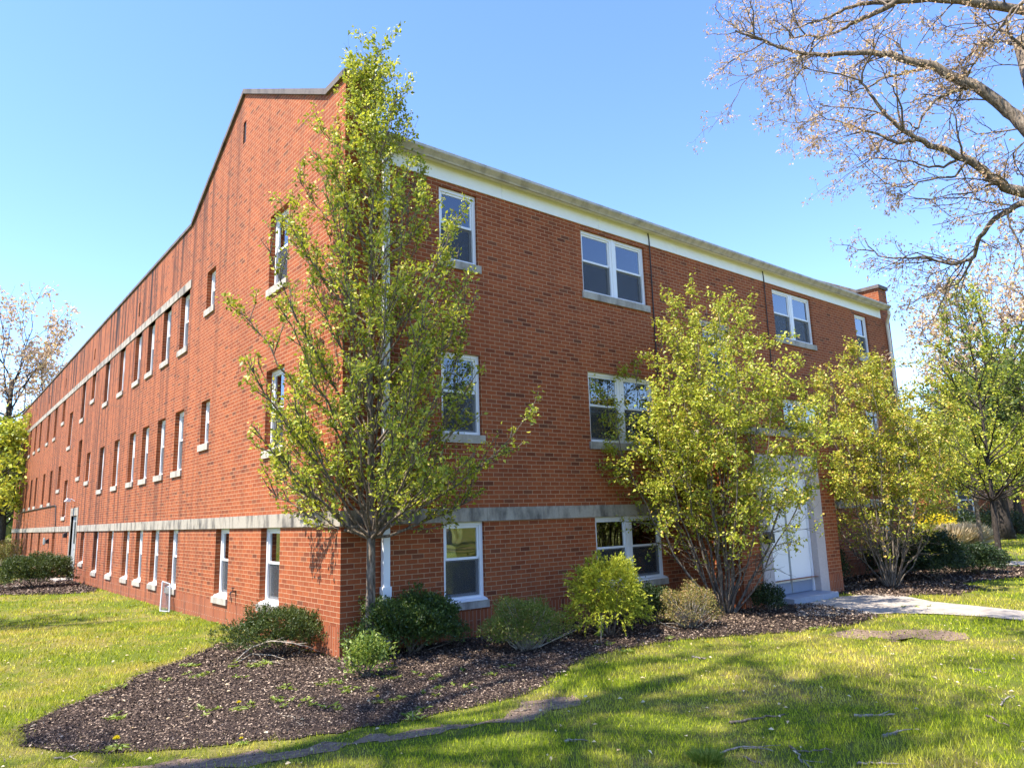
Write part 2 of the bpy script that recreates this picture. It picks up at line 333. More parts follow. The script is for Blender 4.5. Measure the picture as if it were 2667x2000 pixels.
def inside(poly, P):                          # points in polygon (2-D)
    x, y = P[:, 0], P[:, 1]; r = np.zeros(len(P), bool); n = len(poly)
    for i in range(n):
        x1, y1 = poly[i][:2]; x2, y2 = poly[(i+1) % n][:2]
        c = ((y1 > y) != (y2 > y)) & (x < (x2-x1)*(y-y1)/((y2-y1) if abs(y2-y1) > 1e-9 else 1e-9)+x1); r ^= c
    return r

# ------------------------------------------------------------------ the building
BLD = tag(empty('brick_building'), 'large three-storey red brick building with white windows, stone bands and a stepped gable end', 'building')
LX, LY = 17.34, 42.2
RW = 12.5                                      # rear wing depth in x
def profile(y):                                # top of the brick along the left side
    pts = [(-1, 8.06), (0.6, 8.06), (4.45, 10.03), (7.73, 8.40), (60, 8.40)]
    for (a, za), (b, zb) in zip(pts, pts[1:]):
        if a <= y <= b: return za + (zb-za)*(y-a)/(b-a)
def sheet(mb, brk, z0, top, openings, P3, depth):
    """wall with real holes: brk = extra breakpoints along it, openings (a, b, za, zb), P3(u, z, d) -> point"""
    us = sorted(set([round(x, 4) for x in brk] + [round(x, 4) for o in openings for x in o[:2]]))
    for a, b in zip(us, us[1:]):
        m = (a+b)/2; ops = sorted([o for o in openings if o[0] < m < o[1]], key=lambda o: o[2]); z = z0
        ta, tb = top(a+1e-6), top(b-1e-6)
        for o in ops:
            if o[2] > z: mb.add([P3(a, z, 0), P3(b, z, 0), P3(b, o[2], 0), P3(a, o[2], 0)], [(0, 1, 2, 3)])
            z = o[3]
        mb.add([P3(a, z, 0), P3(b, z, 0), P3(b, tb, 0), P3(a, ta, 0)], [(0, 1, 2, 3)])
    for a, b, za, zb in openings:
        mb.add([P3(a, za, 0), P3(a, zb, 0), P3(a, zb, depth), P3(a, za, depth)], [(0, 1, 2, 3)])
        mb.add([P3(b, za, 0), P3(b, zb, 0), P3(b, zb, depth), P3(b, za, depth)], [(3, 2, 1, 0)])
        mb.add([P3(a, zb, 0), P3(b, zb, 0), P3(b, zb, depth), P3(a, zb, depth)], [(0, 1, 2, 3)])
        mb.add([P3(a, za, 0), P3(b, za, 0), P3(b, za, depth), P3(a, za, depth)], [(3, 2, 1, 0)])
ZB0, ZB1, ZS = 1.566, 1.768, 0.29             # stone band, top of the upright base course
# --- window list of the long left side: (y0, y1, z bottom, z top)
COLS = [(7.70, 8.40), (9.25, 9.95), (10.79, 11.49), (12.24, 12.94), (14.23, 14.93), (16.42, 17.12)]
FAR = [(29.75, 30.45), (32.5, 33.2), (34.4, 35.1), (36.55, 37.25), (39.4, 40.1)]
LW = [(2.06, 2.86, 5.546, 6.878), (5.87, 6.44, 6.05, 6.90), (18.77, 19.42, 5.98, 6.88), (20.65, 21.35, 5.56, 6.88), (23.2, 23.95, 4.79, 6.13), (25.3, 25.95, 5.98, 6.88)]
LW += [(a, b, 5.56, 6.88) for a, b in COLS] + [(a, b, 5.56, 6.88) for a, b in [(27.5, 28.2)]+FAR]
LW += [(2.06, 2.84, 2.80, 4.13), (5.88, 6.44, 3.23, 4.12), (18.78, 19.45, 3.21, 4.18), (20.6, 21.25, 3.46, 4.78), (23.2, 23.95, 2.12, 3.50), (25.15, 25.85, 3.23, 4.18)]
LW += [(a, b, 2.82, 4.15) for a, b in COLS] + [(a, b, 2.78, 4.15) for a, b in [(27.5, 28.2)]+FAR]
LW += [(2.07, 2.87, 0.41, ZB0), (4.42, 5.16, 0.38, ZB0), (18.8, 19.45, 0.56, ZB0), (25.4, 26.1, 0.45, ZB0)]
LW += [(a, b, 0.36, ZB0) for a, b in COLS] + [(a, b, 0.40, ZB0) for a, b in FAR]
DOOR_L = (20.45, 21.65, -0.04, 2.11)
SLOTS = [(4.33, 4.49, 8.96, 9.42)] + [(y, y+0.17, 7.43, 7.83) for y in (12.65, 19.25, 25.6, 30.4, 34.9, 39.7)]
# --- front: (x0, x1, z0, z1)
CX = 17.49
S1, S2 = (1.605, 2.341), (15.16, 15.885); D1, D2 = (4.717, 6.478), (11.08, 12.84)
ROWS = [(0.448, ZB0), (2.863, 4.126), (5.598, 6.80)]
FWIN = [(*s, *r) for s in (S1, D1, D2, S2) for r in ROWS] + [(8.2, 9.12, 4.2, 5.44)]
EX0, EX1, EY, EZ = 6.94, 10.38, -1.34, 2.98   # entrance bay
wl = MB(); Lp = lambda y, z, d: (d, y, z)
sheet(wl, [0, 0.6, 4.45, 7.73, LY], ZB1, profile, [o for o in LW if o[2] > ZB1] + SLOTS, Lp, 0.13)
dtop = (DOOR_L[0], DOOR_L[1], ZB1, DOOR_L[3]+0.02)
wl = MB()
sheet(wl, [0, 0.6, 4.45, 7.73, LY], ZS, profile, LW + SLOTS + [(DOOR_L[0], DOOR_L[1], ZS, DOOR_L[3])], Lp, 0.13)
Fp = lambda x, z, d: (x, d, z)
sheet(wl, [0, LX], ZS, lambda x: 8.06 if x < 0.5 else 7.9 if x > 16.83 else 7.2, [(a, b, c, d) for a, b, c, d in FWIN], Fp, 0.10) if False else None
sheet(wl, [0, 0.5, 16.83, LX], ZS, lambda x: 8.06 if x < 0.5 else (7.82 if x > 16.83 else 7.2), FWIN, Fp, 0.10)
# inner faces of the gable parapets, right side, rear walls
pl = [(0, 7.0), (0, 8.06), (0.6, 8.06), (4.45, 10.03), (7.73, 8.40), (7.73, 7.0)]
wl.add([(0.5, y, z) for y, z in pl], [tuple(range(6))])
pr = [(0, 7.0), (0, 7.82), (0.6, 7.82), (4.45, 9.95), (7.9, 8.2), (7.9, 7.0)]
wl.add([(16.83, y, z) for y, z in pr], [tuple(range(6))[::-1]])
wl.add([(LX, 0, -.4), (LX, 0, 7.82), (LX, 0.6, 7.82), (LX, 4.45, 9.95), (LX, 7.9, 8.2), (LX, 7.9, -.4)], [tuple(range(6))])
wl.add([(RW, 7.9, -.4), (LX, 7.9, -.4), (LX, 7.9, 8.2), (RW, 7.9, 8.2)], [(0, 3, 2, 1)])
wl.add([(RW, 7.9, -.4), (RW, LY, -.4), (RW, LY, 8.4), (RW, 7.9, 8.4)], [(0, 3, 2, 1)])
wl.add([(0, LY, -.4), (RW, LY, -.4), (RW, LY, 8.4), (0, LY, 8.4)], [(0, 1, 2, 3)])
wl.obj('wall', MAT_BRICK, BLD, uv=True)
# base course of upright bricks, 3 mm proud
bc = MB(); zb = -0.4
sheet(bc, [-0.003, LY], zb, lambda y: ZS, [(DOOR_L[0], DOOR_L[1], DOOR_L[2], ZS)], lambda y, z, d: (d-0.003, y, z), 0.13)
sheet(bc, [0, EX0, EX1, LX], zb, lambda x: ZS, [], lambda x, z, d: (x, d-0.003, z), 0.1)
bc.obj('base_course', MAT_SOLDIER, BLD, uv='swap')
# entrance bay
by = MB()
sheet(by, [EX0, EX1], ZS, lambda x: EZ, [(7.54, 9.80, ZS, 2.62)], lambda x, z, d: (x, EY+d, z), 0.25)
for x in (EX0, EX1): by.add([(x, EY, ZS), (x, 0, ZS), (x, 0, EZ), (x, EY, EZ)], [(0, 1, 2, 3)])
by.obj('entrance_bay', MAT_BRICK, BLD, uv=True)
for a, b in ((EX0-.003, 7.54), (9.80, EX1+.003)): bb = MB(); bb.box((a, EY-.003, zb), (b, 0, ZS)); bb.obj('base_course', MAT_SOLDIER, BLD, uv='swap')
cp = MB(); cp.box((EX0-.05, EY-.05, EZ), (EX1+.05, 0.0, EZ+.13)); cp.obj('coping', MAT_STONE, BLD)
# stone band round the two street sides, in blocks with fine joints
def blocks(a, b, step): 
    n = max(1, round((b-a)/step)); return [(a+(b-a)*i/n+0.0025, a+(b-a)*(i+1)/n-0.0025) for i in range(n)]
for r_ in ((-0.03, DOOR_L[0]-.2), (DOOR_L[1]+.2, LY)):
    bd = MB()
    for a, b in blocks(*r_, 1.55): bd.box((-0.03, a, ZB0), (0.1, b, ZB1))
    bd.obj('stone_band', MAT_STONE, BLD)
for r_ in ((0.105, EX0), (EX1, LX)):
    bd = MB()
    for a, b in blocks(*r_, 1.15): bd.box((a, -0.03, ZB0), (b, 0.1, ZB1))
    bd.obj('stone_band', MAT_STONE, BLD)
ln = MB()
for a, b in blocks(7.60, LY, 1.5): ln.box((-0.02, a, 6.88), (0.1, b, 7.07))
ln.obj('lintel_band', MAT_STONE, BLD)
# coping along the stepped gable and the long parapet
def coping(pts, x0, x1, th, name):
    m = MB()
    for (a, za), (b, zb_) in zip(pts, pts[1:]):
        n = max(1, int(math.hypot(b-a, zb_-za)/1.0))
        for i in range(n):
            y0, y1 = a+(b-a)*(i/n), a+(b-a)*((i+1)/n); q0, q1 = za+(zb_-za)*(i/n), za+(zb_-za)*((i+1)/n)
            e = 0.0015
            m.prism([(y0+e, q0), (y1-e, q1), (y1-e, q1+th), (y0+e, q0+th)], 0, x0, x1)
    return m.obj(name, MAT_COPING, BLD)
coping([(-0.05, 8.06), (0.6, 8.06), (4.45, 10.03), (7.73, 8.40)], -0.05, 0.55, 0.10, 'gable_coping')
coping([(-0.05, 7.82), (0.6, 7.82), (4.45, 9.95), (7.9, 8.2)], 16.78, LX+.05, 0.10, 'gable_coping')
m = MB(); m.box((-0.035, 7.735, 8.40), (0.36, LY+.03, 8.47)); m.obj('parapet_cap', MAT_COPING, BLD)
# slots: dark blocks just behind the face, colouring in the shade of the openings
for a, b, c, d in SLOTS: m = MB(); m.box((0.025, a, c), (0.13, b, d)); m.obj('vent_slot', MAT_DARK, BLD)
# roofs
m = MB(); e = 0.09
m.add([(0.5, -.24, 7.215), (16.83, -.24, 7.215), (16.83, 4.45, 9.62), (0.5, 4.45, 9.62), (0.5, 7.9, 7.9), (16.83, 7.9, 7.9)], [(0, 1, 2, 3), (3, 2, 5, 4)])
m.add([(0.5, -.24, 7.215-.03), (16.83, -.24, 7.185), (16.83, -.24, 7.215), (0.5, -.24, 7.215)], [(0, 1, 2, 3)])
m.obj('roof', MAT_SLATE, BLD)
m = MB(); m.add([(0, 7.5, 8.15), (RW, 7.5, 8.15), (RW, LY, 8.15), (0, LY, 8.15)], [(0, 1, 2, 3)]); m.obj('flat_roof', MAT_SLATE, BLD)
# eave: frieze boards, crown moulding, gutter, downspouts
m = MB()
for a, b in blocks(0.55, 16.74, 2.31): m.box((a, -0.022, 6.885), (b, 0.0, 7.165))
m.obj('frieze_board', MAT_FRIEZE, BLD)
m = MB(); m.prism([(-0.03, 7.165), (-0.03, 7.145), (-0.075, 7.135), (-0.15, 7.115), (-0.165, 7.12), (-0.165, 7.165)], 0, 0.505, 16.86); m.obj('crown_moulding', MAT_CREAM, BLD)
m = MB(); m.prism([(-0.166, 7.11), (-0.20, 7.108), (-0.215, 7.13), (-0.255, 7.165), (-0.285, 7.19), (-0.285, 7.235), (-0.275, 7.235), (-0.272, 7.20), (-0.166, 7.20)], 0, 0.505, 16.90)
m.obj('gutter', MAT_GUTTER, BLD)
m = MB(); m.box((0.575, -0.10, 0.72), (0.675, -0.03, 6.95)); m.prism([(-0.10, 6.94), (-0.03, 6.94), (-0.17, 7.11), (-0.24, 7.11)], 0, 0.58, 0.67)
m.box((0.560, -0.115, 0.62), (0.69, -0.02, 0.75)); m.box((0.567, -0.107, -0.05), (0.683, -0.028, 0.63))
for z in (2.2, 4.4, 6.3): m.box((0.55, -0.104, z), (0.70, -0.028, z+0.03))
m.obj('downspout', MAT_WHITE, BLD)
m = MB(); m.tube([(16.84, -.22, 7.10), (16.86, -.22, 6.98), (17.0, -.06, 6.75), (17.03, -.06, 6.3), (17.03, -.06, 0.0)], 0.045, 8); m.obj('downspout', MAT_CREAM, BLD)
for x, n in ((6.62, 0), (10.72, 1)):
    m = MB(); m.tube([(x-.02, -.03, 7.13), (x, -.03, 7.0), (x, -.033, 6.87), (x+.005, -.02, 5.4), (x-.005, -.02, 3.0), (x, -.02, 1.8)], 0.013, 6); m.obj('cable', MAT_WIRE, BLD)
# interior floors so that the rooms behind the glass are dark
m = MB()
for z in (-0.3, 2.2, 4.95, 7.14): m.box((0.14, 0.14, z), (LX-.1, 7.4, z+.06)); 
for z in (-0.3, 2.2, 4.95, 7.6): m.box((0.14, 7.41, z), (RW-.1, LY-.1, z+.06))
for y in (3.6, 5.5, 9, 13.5, 18, 22.4, 26.7, 31.4, 35.8): m.box((0.14, y, -.2), (4.0, y+.1, 7.1))
m.box((4.0, 3.6, -.2), (4.1, LY-.2, 7.1))
for x in (3.6, 7.6, 9.8, 14): m.box((x, 0.14, -.2), (x+.1, 3.5, 7.1))
m.box((4.0, 3.5, -.2), (LX-.2, 3.59, 7.1))
m.obj('interior_walls', MAT_ROOM, BLD)

# ---- windows
def unit_frame(mb, x0, x1, h, split=0.52):
    """one double-hung unit; y = 0 is the outer face of the frame, +y is inwards"""
    f = 0.06
    mb.box((x0, 0, 0), (x0+f, .09, h)); mb.box((x1-f, 0, 0), (x1, .09, h)); mb.box((x0+f, 0, h-.055), (x1-f, .09, h)); mb.box((x0+f, -0.02, 0), (x1-f, .09, .045))
    zs = h*split; a, b = x0+f, x1-f
    # upper sash
    mb.box((a, .022, zs-.005), (a+.035, .05, h-.055)); mb.box((b-.03, .022, zs-.005), (b, .05, h-.055)); mb.box((a+.03, .022, h-.09), (b-.03, .05, h-.055)); mb.box((a+.03, .018, zs-.012), (b-.03, .052, zs+.024))
    # lower sash
    mb.box((a, .052, .045), (a+.03, .08, zs-.006)); mb.box((b-.03, .052, .045), (b, .08, zs-.006)); mb.box((a+.03, .052, .045), (b-.03, .08, .085)); mb.box((a+.03, .054, zs-.035), (b-.03, .08, zs-.013))
    return a, b, zs
def make_types():
    T = {}
    return T
cache = {}
def window_meshes(w, h, n, blind, sillmode, split=0.52):
    key = (round(w, 2), round(h, 2), n, blind, sillmode)
    if key in cache: return cache[key]
    fr, pa, sc, bl, si = MB(), MB(), MB(), MB(), MB()
    mull = 0.05 if n == 2 else 0
    spans = [(-w/2, w/2)] if n == 1 else [(-w/2, -mull/2), (mull/2, w/2)]
    if n == 2: fr.box((-mull/2, -.008, 0), (mull/2, .09, h))
    for i, (x0, x1) in enumerate(spans):
        a, b, zs = unit_frame(fr, x0, x1, h, split)
        pa.box((a+.02, .034, zs), (b-.02, .038, h-.07)); pa.box((a+.02, .062, .06), (b-.02, .066, zs-.008))
        sc.box((a+.004, .030, .05), (b-.004, .032, zs-.012))
        A, B = a, b; y = .115
        if blind == 'vertical':
            k = int((B-A)/.075)
            for j in range(k):
                xc = A+(B-A)*(j+.5)/k; bl.add([(xc-.036, y-.012, .02), (xc+.036, y+.014, .02), (xc+.036, y+.014, h-.05), (xc-.036, y-.012, h-.05)], [(0, 1, 2, 3)])
        elif blind in ('slats', 'slats_half'):
            z0 = .05 if blind == 'slats' else zs+.02
            if blind == 'slats_half' and i == 0: continue
            for j in range(int((h-.05-z0)/.028)):
                z = z0+j*.028; bl.add([(A, y-.010, z), (B, y-.010, z), (B, y+.006, z+.025), (A, y+.006, z+.025)], [(0, 1, 2, 3)])
        elif blind == 'shade':
            bl.box((A, y, zs*0.9), (B, y+.006, h-.04))
        elif blind == 'full': bl.box((A, y, .03), (B, y+.006, h-.04))
    if sillmode == 'stone_white':
        fr.prism([(-.10, 0.0), (-.10, -.022), (.05, -.022), (.05, .03), (-.03, .02)], 0, -w/2-.0, w/2+.0)
    proj = .035
    if sillmode: si.prism([(-proj-REC, -.022 if sillmode == 'stone_white' else 0.0), (-proj-REC, -.13), (.0, -.13), (.06, -.0235), (.0, -.0235 if sillmode == 'stone_white' else -.002)], 0, -w/2-.045, w/2+.045)
    R = dict(window=fr.mesh('window', MAT_WHITE), pane=pa.mesh('pane', MAT_GLASS), insect_screen=sc.mesh('insect_screen', MAT_SCREEN),
             blind=bl.mesh('blind', {'slats_half': MAT_BLINDT, 'slats': MAT_BLINDG, 'slats_tan': MAT_BLINDT}.get(blind, MAT_BLIND)) if bl.v else None, sill=si.mesh('sill', MAT_SILL) if si.v else None)
    cache[key] = R; return R
def place_window(org, rz, w, h, n, blind, sillmode, rec):
    global REC
    REC = rec
    R = window_meshes(w, h, n, blind, (sillmode, rec)[0], 0.52)
    o = link('window', R['window'], BLD); o.location = org; o.rotation_euler[2] = rz
    for k in ('pane', 'insect_screen', 'blind', 'sill'):
        if R[k]: link(k, R[k], o)
    return o
REC = 0.1
rb = rnd(5)
for a, b, c, d in LW:
    w, h = round((b-a)*2, 1)/2, d-c
    bl = rb.choice(['full', 'shade', 'full', 'vertical'])
    place_window((0.095, (a+b)/2, c), -math.pi/2, b-a-.002, h-.002, 1, bl, 'stone_white' if c < 1 else 'stone', 0.095)
cache.clear()
for i, (a, b, c, d) in enumerate(FWIN):
    n = 2 if b-a > 1.2 else 1
    r = [0.448, 2.863, 5.598, 4.2].index(c)
    bl = {0: 'slats' if n == 1 else 'slats_half', 1: None, 2: 'vertical' if n == 2 else 'full', 3: None}[r]
    place_window(((a+b)/2, 0.05, c), 0, b-a-.002, d-c-.002, n, bl, 'stone_white' if r == 0 else 'stone', 0.05)
m = MB(); m.box((8.1, -.02, 5.44), (9.16, .09, 5.57)); m.obj('lintel', MAT_STONE, BLD)
# ---- entrance: stone surround, double doors, transom, step
m = MB(); y0, y1 = EY-.025, EY+.22
m.box((7.545, y0, -.1), (7.88, y1, 2.30)); m.box((9.47, y0, -.1), (9.795, y1, 2.30)); m.box((7.545, y0, 2.305), (9.795, y1, 2.615))
m.obj('door_surround', MAT_SURR, BLD)
m = MB(); fy = EY+.10
m.box((7.885, fy, .02), (7.93, fy+.1, 2.295)); m.box((9.42, fy, .02), (9.465, fy+.1, 2.295)); m.box((7.93, fy, 1.955), (9.42, fy+.1, 2.0)); m.box((7.93, fy, 2.26), (9.42, fy+.1, 2.295))
m.box((8.665, fy, 2.0), (8.685, fy+.1, 2.26))
m.obj('door_frame', MAT_WHITE, BLD)
m = MB(); m.box((7.93, fy+.03, 2.0), (8.66, fy+.05, 2.26)); m.box((8.69, fy+.03, 2.0), (9.42, fy+.05, 2.26)); m.obj('transom_panel', MAT_DOOR, BLD)
for a, b, s in ((7.935, 8.665, 1), (8.685, 9.415, -1)):
    m = MB(); m.box((a, fy+.03, .235), (b, fy+.075, 1.95)); dr = m.obj('door', MAT_DOOR, BLD)
    m = MB(); m.box((a, fy+.028, .03), (b, fy+.072, .233)); m.obj('kick_plate', MAT_KICK, dr)
    hx = 8.675 - s*.075
    m = MB(); m.tube([(hx, fy+.03, .98), (hx, fy-.015, .99), (hx, fy-.02, 1.05), (hx, fy-.015, 1.11), (hx, fy+.03, 1.12)], .009, 6); m.obj('handle', MAT_GREYMETAL, dr)
    ex = b-.02 if s == 1 else a; m = MB(); m.box((ex, fy+.024, .03), (ex+.02, fy+.03, 1.95)); m.obj('edge_strip', MAT_GREYMETAL, dr)
m = MB(); m.box((7.885, EY-.36, -.2), (9.46, fy+.1, .02)); m.obj('step', MAT_STEP, BLD)
m = MB(); m.box((7.62, EY-.12, 1.0), (7.84, EY-.026, 1.16)); m.prism([(EY-.14, 1.16), (EY-.026, 1.16), (EY-.026, 1.20)], 0, 7.61, 7.85); m.obj('mailbox', MAT_DARK, BLD)
# ---- side door with stone lintel, lamp, louvre, conduit, hose tap
m = MB(); a, b = DOOR_L[:2]
m.box((-.02, a-.2, 2.115), (.12, b+.2, 2.39)); m.box((-.018, a-.16, -.09), (.12, a, 2.11)); m.box((-.018, b, -.09), (.12, b+.16, 2.11))
m.obj('door_surround', MAT_STONE, BLD)
m = MB(); m.box((.06, a+.002, 0), (.11, b-.002, 2.10)); dr = m.obj('door', MAT_GREYMETAL, BLD); dr['label'] = 'grey metal side door in pale stone surround'
m = MB(); m.box((.052, a+.35, 1.15), (.059, b-.35, 1.9)); m.obj('door_glass', MAT_DARK, dr)
m = MB(); m.tube([(.06, a+.12, .95), (.0, a+.12, .95), (.0, a+.25, .95)], .014, 6); m.obj('handle', MAT_DARK, dr)
m = MB(); m.box((-.5, a-.1, -.3), (.12, b+.1, -.03)); m.obj('step', MAT_CONC, BLD)
m = MB(); m.tube([(0, 21.2, 2.62), (-.12, 21.2, 2.70), (-.2, 21.2, 2.68)], .02, 6); m.prism([(-.32, 2.62), (-.16, 2.60), (-.14, 2.70), (-.24, 2.73)], 1, 21.05, 21.35); m.obj('wall_lamp', MAT_WHITE, BLD)
m = MB(); m.box((-.03, 23.0, .15), (0.01, 23.35, .62)); m.obj('meter_box', MAT_GREYMETAL, BLD)
m = MB(); m.tube([(-.02, 38.5, 2.62), (-.02, 25.9, 2.62), (-.02, 25.6, 2.58), (-.02, 25.4, 2.0), (-.02, 25.3, 1.55)], .022, 6); m.obj('conduit', MAT_WIRE, BLD)
m = MB(); m.box((-.012, 28.15, 1.05), (.01, 28.65, 1.32))
for i in range(5): m.box((-.03, 28.18, 1.07+i*.05), (-.012, 28.62, 1.085+i*.05))
m.obj('louvre', MAT_GREYMETAL, BLD)
m = MB(); m.tube([(0, 3.97, .51), (-.08, 3.97, .51), (-.10, 3.97, .46)], .014, 6); m.tube([(-.05, 3.97, .51), (-.05, 3.97, .57)], .008, 6); m.box((-.075, 3.93, .57), (-.03, 4.01, .58)); m.tube([(-.09, 3.97, .46), (-.08, 3.95, .40), (-.07, 3.95, .33)], .006, 5); m.obj('hose_tap', MAT_DARK, BLD)
m = MB()
for a, b, c in ((26.9, 1.1, .2), (22.35, 1.35, .14)): m.prism([(-.12, b), (-.12, b+.14), (0, b+.2), (0, b)], 1, a, a+c)
m.obj('dryer_hood', MAT_DARK, BLD)
# ------------------------------------------------------------------ ground
def ground_poly(name, pts, z, material, jag=0.0, seed=1, sub=0.12):
    rg = rnd(seed); out = []
    P = [np.array(p[:2], float) for p in pts]
    for a, b in zip(P, P[1:]+P[:1]):
        n = max(1, int(np.linalg.norm(b-a)/sub)) if jag else 1
        for i in range(n): out.append(a+(b-a)*i/n + (rg.normal(size=2)*jag if jag else 0))
    me = bpy.data.meshes.new(name); me.from_pydata([(p[0], p[1], z) for p in out], [], [tuple(range(len(out)))]); me.update(); me.materials.append(material)
    o = link(name, me); return o, out
n = 24; S = 600.0
o = MB().add([(-S, -S, G), (S, -S, G), (S, S, G), (-S, S, G)], [(0, 1, 2, 3)]).obj('lawn', MAT_LAWN); tag(o, kind='structure')
def pxs(L_): return [gp(u*1.20570, v*1.20570) for u, v in L_]   # places read off the photograph, as ground points
BED = [np.array([-0.03, 1.9, 0])] + pxs([(470, 1392), (395, 1425), (310, 1457), (235, 1490), (160, 1522), (95, 1548), (52, 1575), (48, 1592), (75, 1612), (150, 1626), (250, 1628), (360, 1621), (470, 1612), (600, 1598), (740, 1582), (850, 1562), (960, 1540), (1060, 1520), (1140, 1500), (1190, 1470), (1230, 1440), (1270, 1418), (1350, 1402), (1450, 1386), (1560, 1376), (1680, 1368), (1790, 1358), (1860, 1345), (1900, 1332), (1850, 1322)]) + [np.array([8.2, -1.95, 0]), np.array([7.8, -1.35, 0]), np.array([7.0, 0.0, 0]), np.array([-0.03, 0.0, 0])]
o, BEDP = ground_poly('mulch_bed', BED, G+.008, MAT_MULCH, 0.03, 3); tag(o, kind='structure')
BED2 = [np.array([10.0, -1.9, 0])] + [gp(u, v) for u, v in [(2340, 1556), (2420, 1548), (2480, 1552), (2560, 1535), (2500, 1520), (2560, 1512), (2640, 1505), (2760, 1500), (2760, 1476), (2600, 1476)]] + [np.array([17.6, 0.0, 0]), np.array([10.3, 0.0, 0])]
o, BED2P = ground_poly('mulch_bed', BED2, G+.008, MAT_MULCH, 0.03, 4); tag(o, kind='structure')
BED3 = [np.array([-0.03, 16.0, 0])] + [gp(u, v) for u, v in [(250, 1542), (150, 1548), (0, 1550), (-150, 1548), (-150, 1524), (0, 1522)]] + [np.array([-0.5, 26, 0]), np.array([-0.03, 26, 0])]
o, BED3P = ground_poly('mulch_bed', BED3, G+.008, MAT_MULCH, 0.03, 5); tag(o, kind='structure')
DIRT = pxs([(180, 1659), (330, 1650), (450, 1640), (600, 1622), (720, 1604), (830, 1585), (930, 1572), (1010, 1560), (1085, 1548), (1130, 1530), (1170, 1512), (1245, 1502), (1240, 1522), (1190, 1542), (1120, 1556), (1030, 1570), (940, 1582), (860, 1597), (760, 1616), (650, 1632), (540, 1650), (430, 1672), (240, 1700)])
o, DIRTP = ground_poly('bare_dirt', DIRT, G+.005, MAT_SOIL, 0.06, 6); tag(o, kind='structure')
DIRT2 = [gp(u, v) for u, v in [(2180, 1652), (2300, 1640), (2450, 1640), (2520, 1655), (2480, 1668), (2330, 1664), (2200, 1662)]]
o, DIRT2P = ground_poly('bare_dirt', DIRT2, G+.005, MAT_SOIL, 0.09, 8); tag(o, kind='structure')
PATH = [np.array([7.9, -1.70, 0]), np.array([9.5, -1.70, 0])] + [gp(u, v) for u, v in [(2300, 1546), (2370, 1556), (2430, 1568), (2550, 1580), (2680, 1594), (3200, 1645), (3200, 1680), (2680, 1619), (2560, 1607), (2440, 1600), (2330, 1598), (2200, 1604), (2080, 1606)]]
o, PATHP = ground_poly('path', PATH, G+.014, MAT_CONC, 0.0); tag(o, kind='structure')
PATHB = [gp(u, v) for u, v in [(2500, 1395), (2667, 1395.6), (3400, 1400), (3400, 1396), (2667, 1392), (2500, 1391.5)]]
WALK = [gp(u, v) for u, v in [(2610, 1462), (2680, 1463), (3300, 1490), (3300, 1505), (2680, 1474), (2610, 1472)]]
o, WALKP = ground_poly('sidewalk', WALK, G+.014, MAT_CONC); tag(o, kind='structure')
WALK2 = [gp(u, v) for u, v in [(-300, 1527), (0, 1525), (60, 1524), (60, 1528), (0, 1530), (-300, 1533)]]
o, WALK2P = ground_poly('sidewalk', WALK2, G+.014, MAT_CONC); tag(o, kind='structure')
ALLBEDS = [BEDP, BED2P, BED3P, PATHP, WALKP, WALK2P]
# grass blades: as many as the distance asks for
def make_grass():
    rg = rnd(11); V, Fc = [], []; off = 0
    for r0, r1, per, wd, ht in ((3.6, 7.5, 2600, .0065, .040), (7.5, 11, 1300, .009, .045), (11, 16, 520, .014, .05), (16, 26, 170, .022, .055), (26, 48, 36, .045, .07)):
        n = int(per*math.pi*(r1**2-r0**2)*(100/360)); r = np.sqrt(rg.uniform(r0**2, r1**2, n)); a = YAW + np.radians(rg.uniform(-50, 50, n))
        P = np.stack([CAM[0]+r*np.sin(a), CAM[1]+r*np.cos(a), np.full(n, G)], 1)
        k = ~((P[:, 0] > -.02) & (P[:, 1] > -.02) & (P[:, 0] < LX) & (P[:, 1] < LY))
        k &= ~((P[:, 0] > EX0) & (P[:, 0] < EX1) & (P[:, 1] > EY))
        J = P.copy(); J[:, :2] += rg.normal(size=(n, 2))*.055
        for poly in ALLBEDS: k &= ~inside(poly, J)
        for poly, pr_ in ((DIRTP, .9), (DIRT2P, .6)): k &= ~(inside(poly, J) & (rg.uniform(size=n) < pr_))
        # thin and bare spots
        q = np.sin(P[:, 0]*2.1+1.3*np.sin(P[:, 1]*1.7))*np.sin(P[:, 1]*2.6+np.sin(P[:, 0]*1.1)*1.5)
        k &= rg.uniform(size=n) < np.clip(0.95+0.35*q, .35, 1)
        P = P[k]; n = len(P)
        h = ht*rg.uniform(.45, 1.15, n)*(1+0.35*np.sin(P[:, 0]*1.3)*np.cos(P[:, 1]*1.9)); an = rg.uniform(0, 2*math.pi, n); ln = rg.uniform(.1, .8, n)*h; la = rg.uniform(0, 2*math.pi, n)
        v = np.empty((n, 3, 3)); dx, dy = np.cos(an)*wd/2, np.sin(an)*wd/2
        v[:, 0] = P; v[:, 0, 0] += dx; v[:, 0, 1] += dy; v[:, 1] = P; v[:, 1, 0] -= dx; v[:, 1, 1] -= dy
        v[:, 2] = P; v[:, 2, 0] += ln*np.cos(la); v[:, 2, 1] += ln*np.sin(la); v[:, 2, 2] += h
        V.append(v.reshape(-1, 3)); Fc.append(np.arange(n*3).reshape(-1, 3)+off); off += n*3
    me = np_mesh('grass', np.concatenate(V), np.concatenate(Fc), MAT_BLADE); o = link('grass', me)
    tag(o, 'short spring lawn grass with yellowed patches', 'grass', kind='stuff')
make_grass()
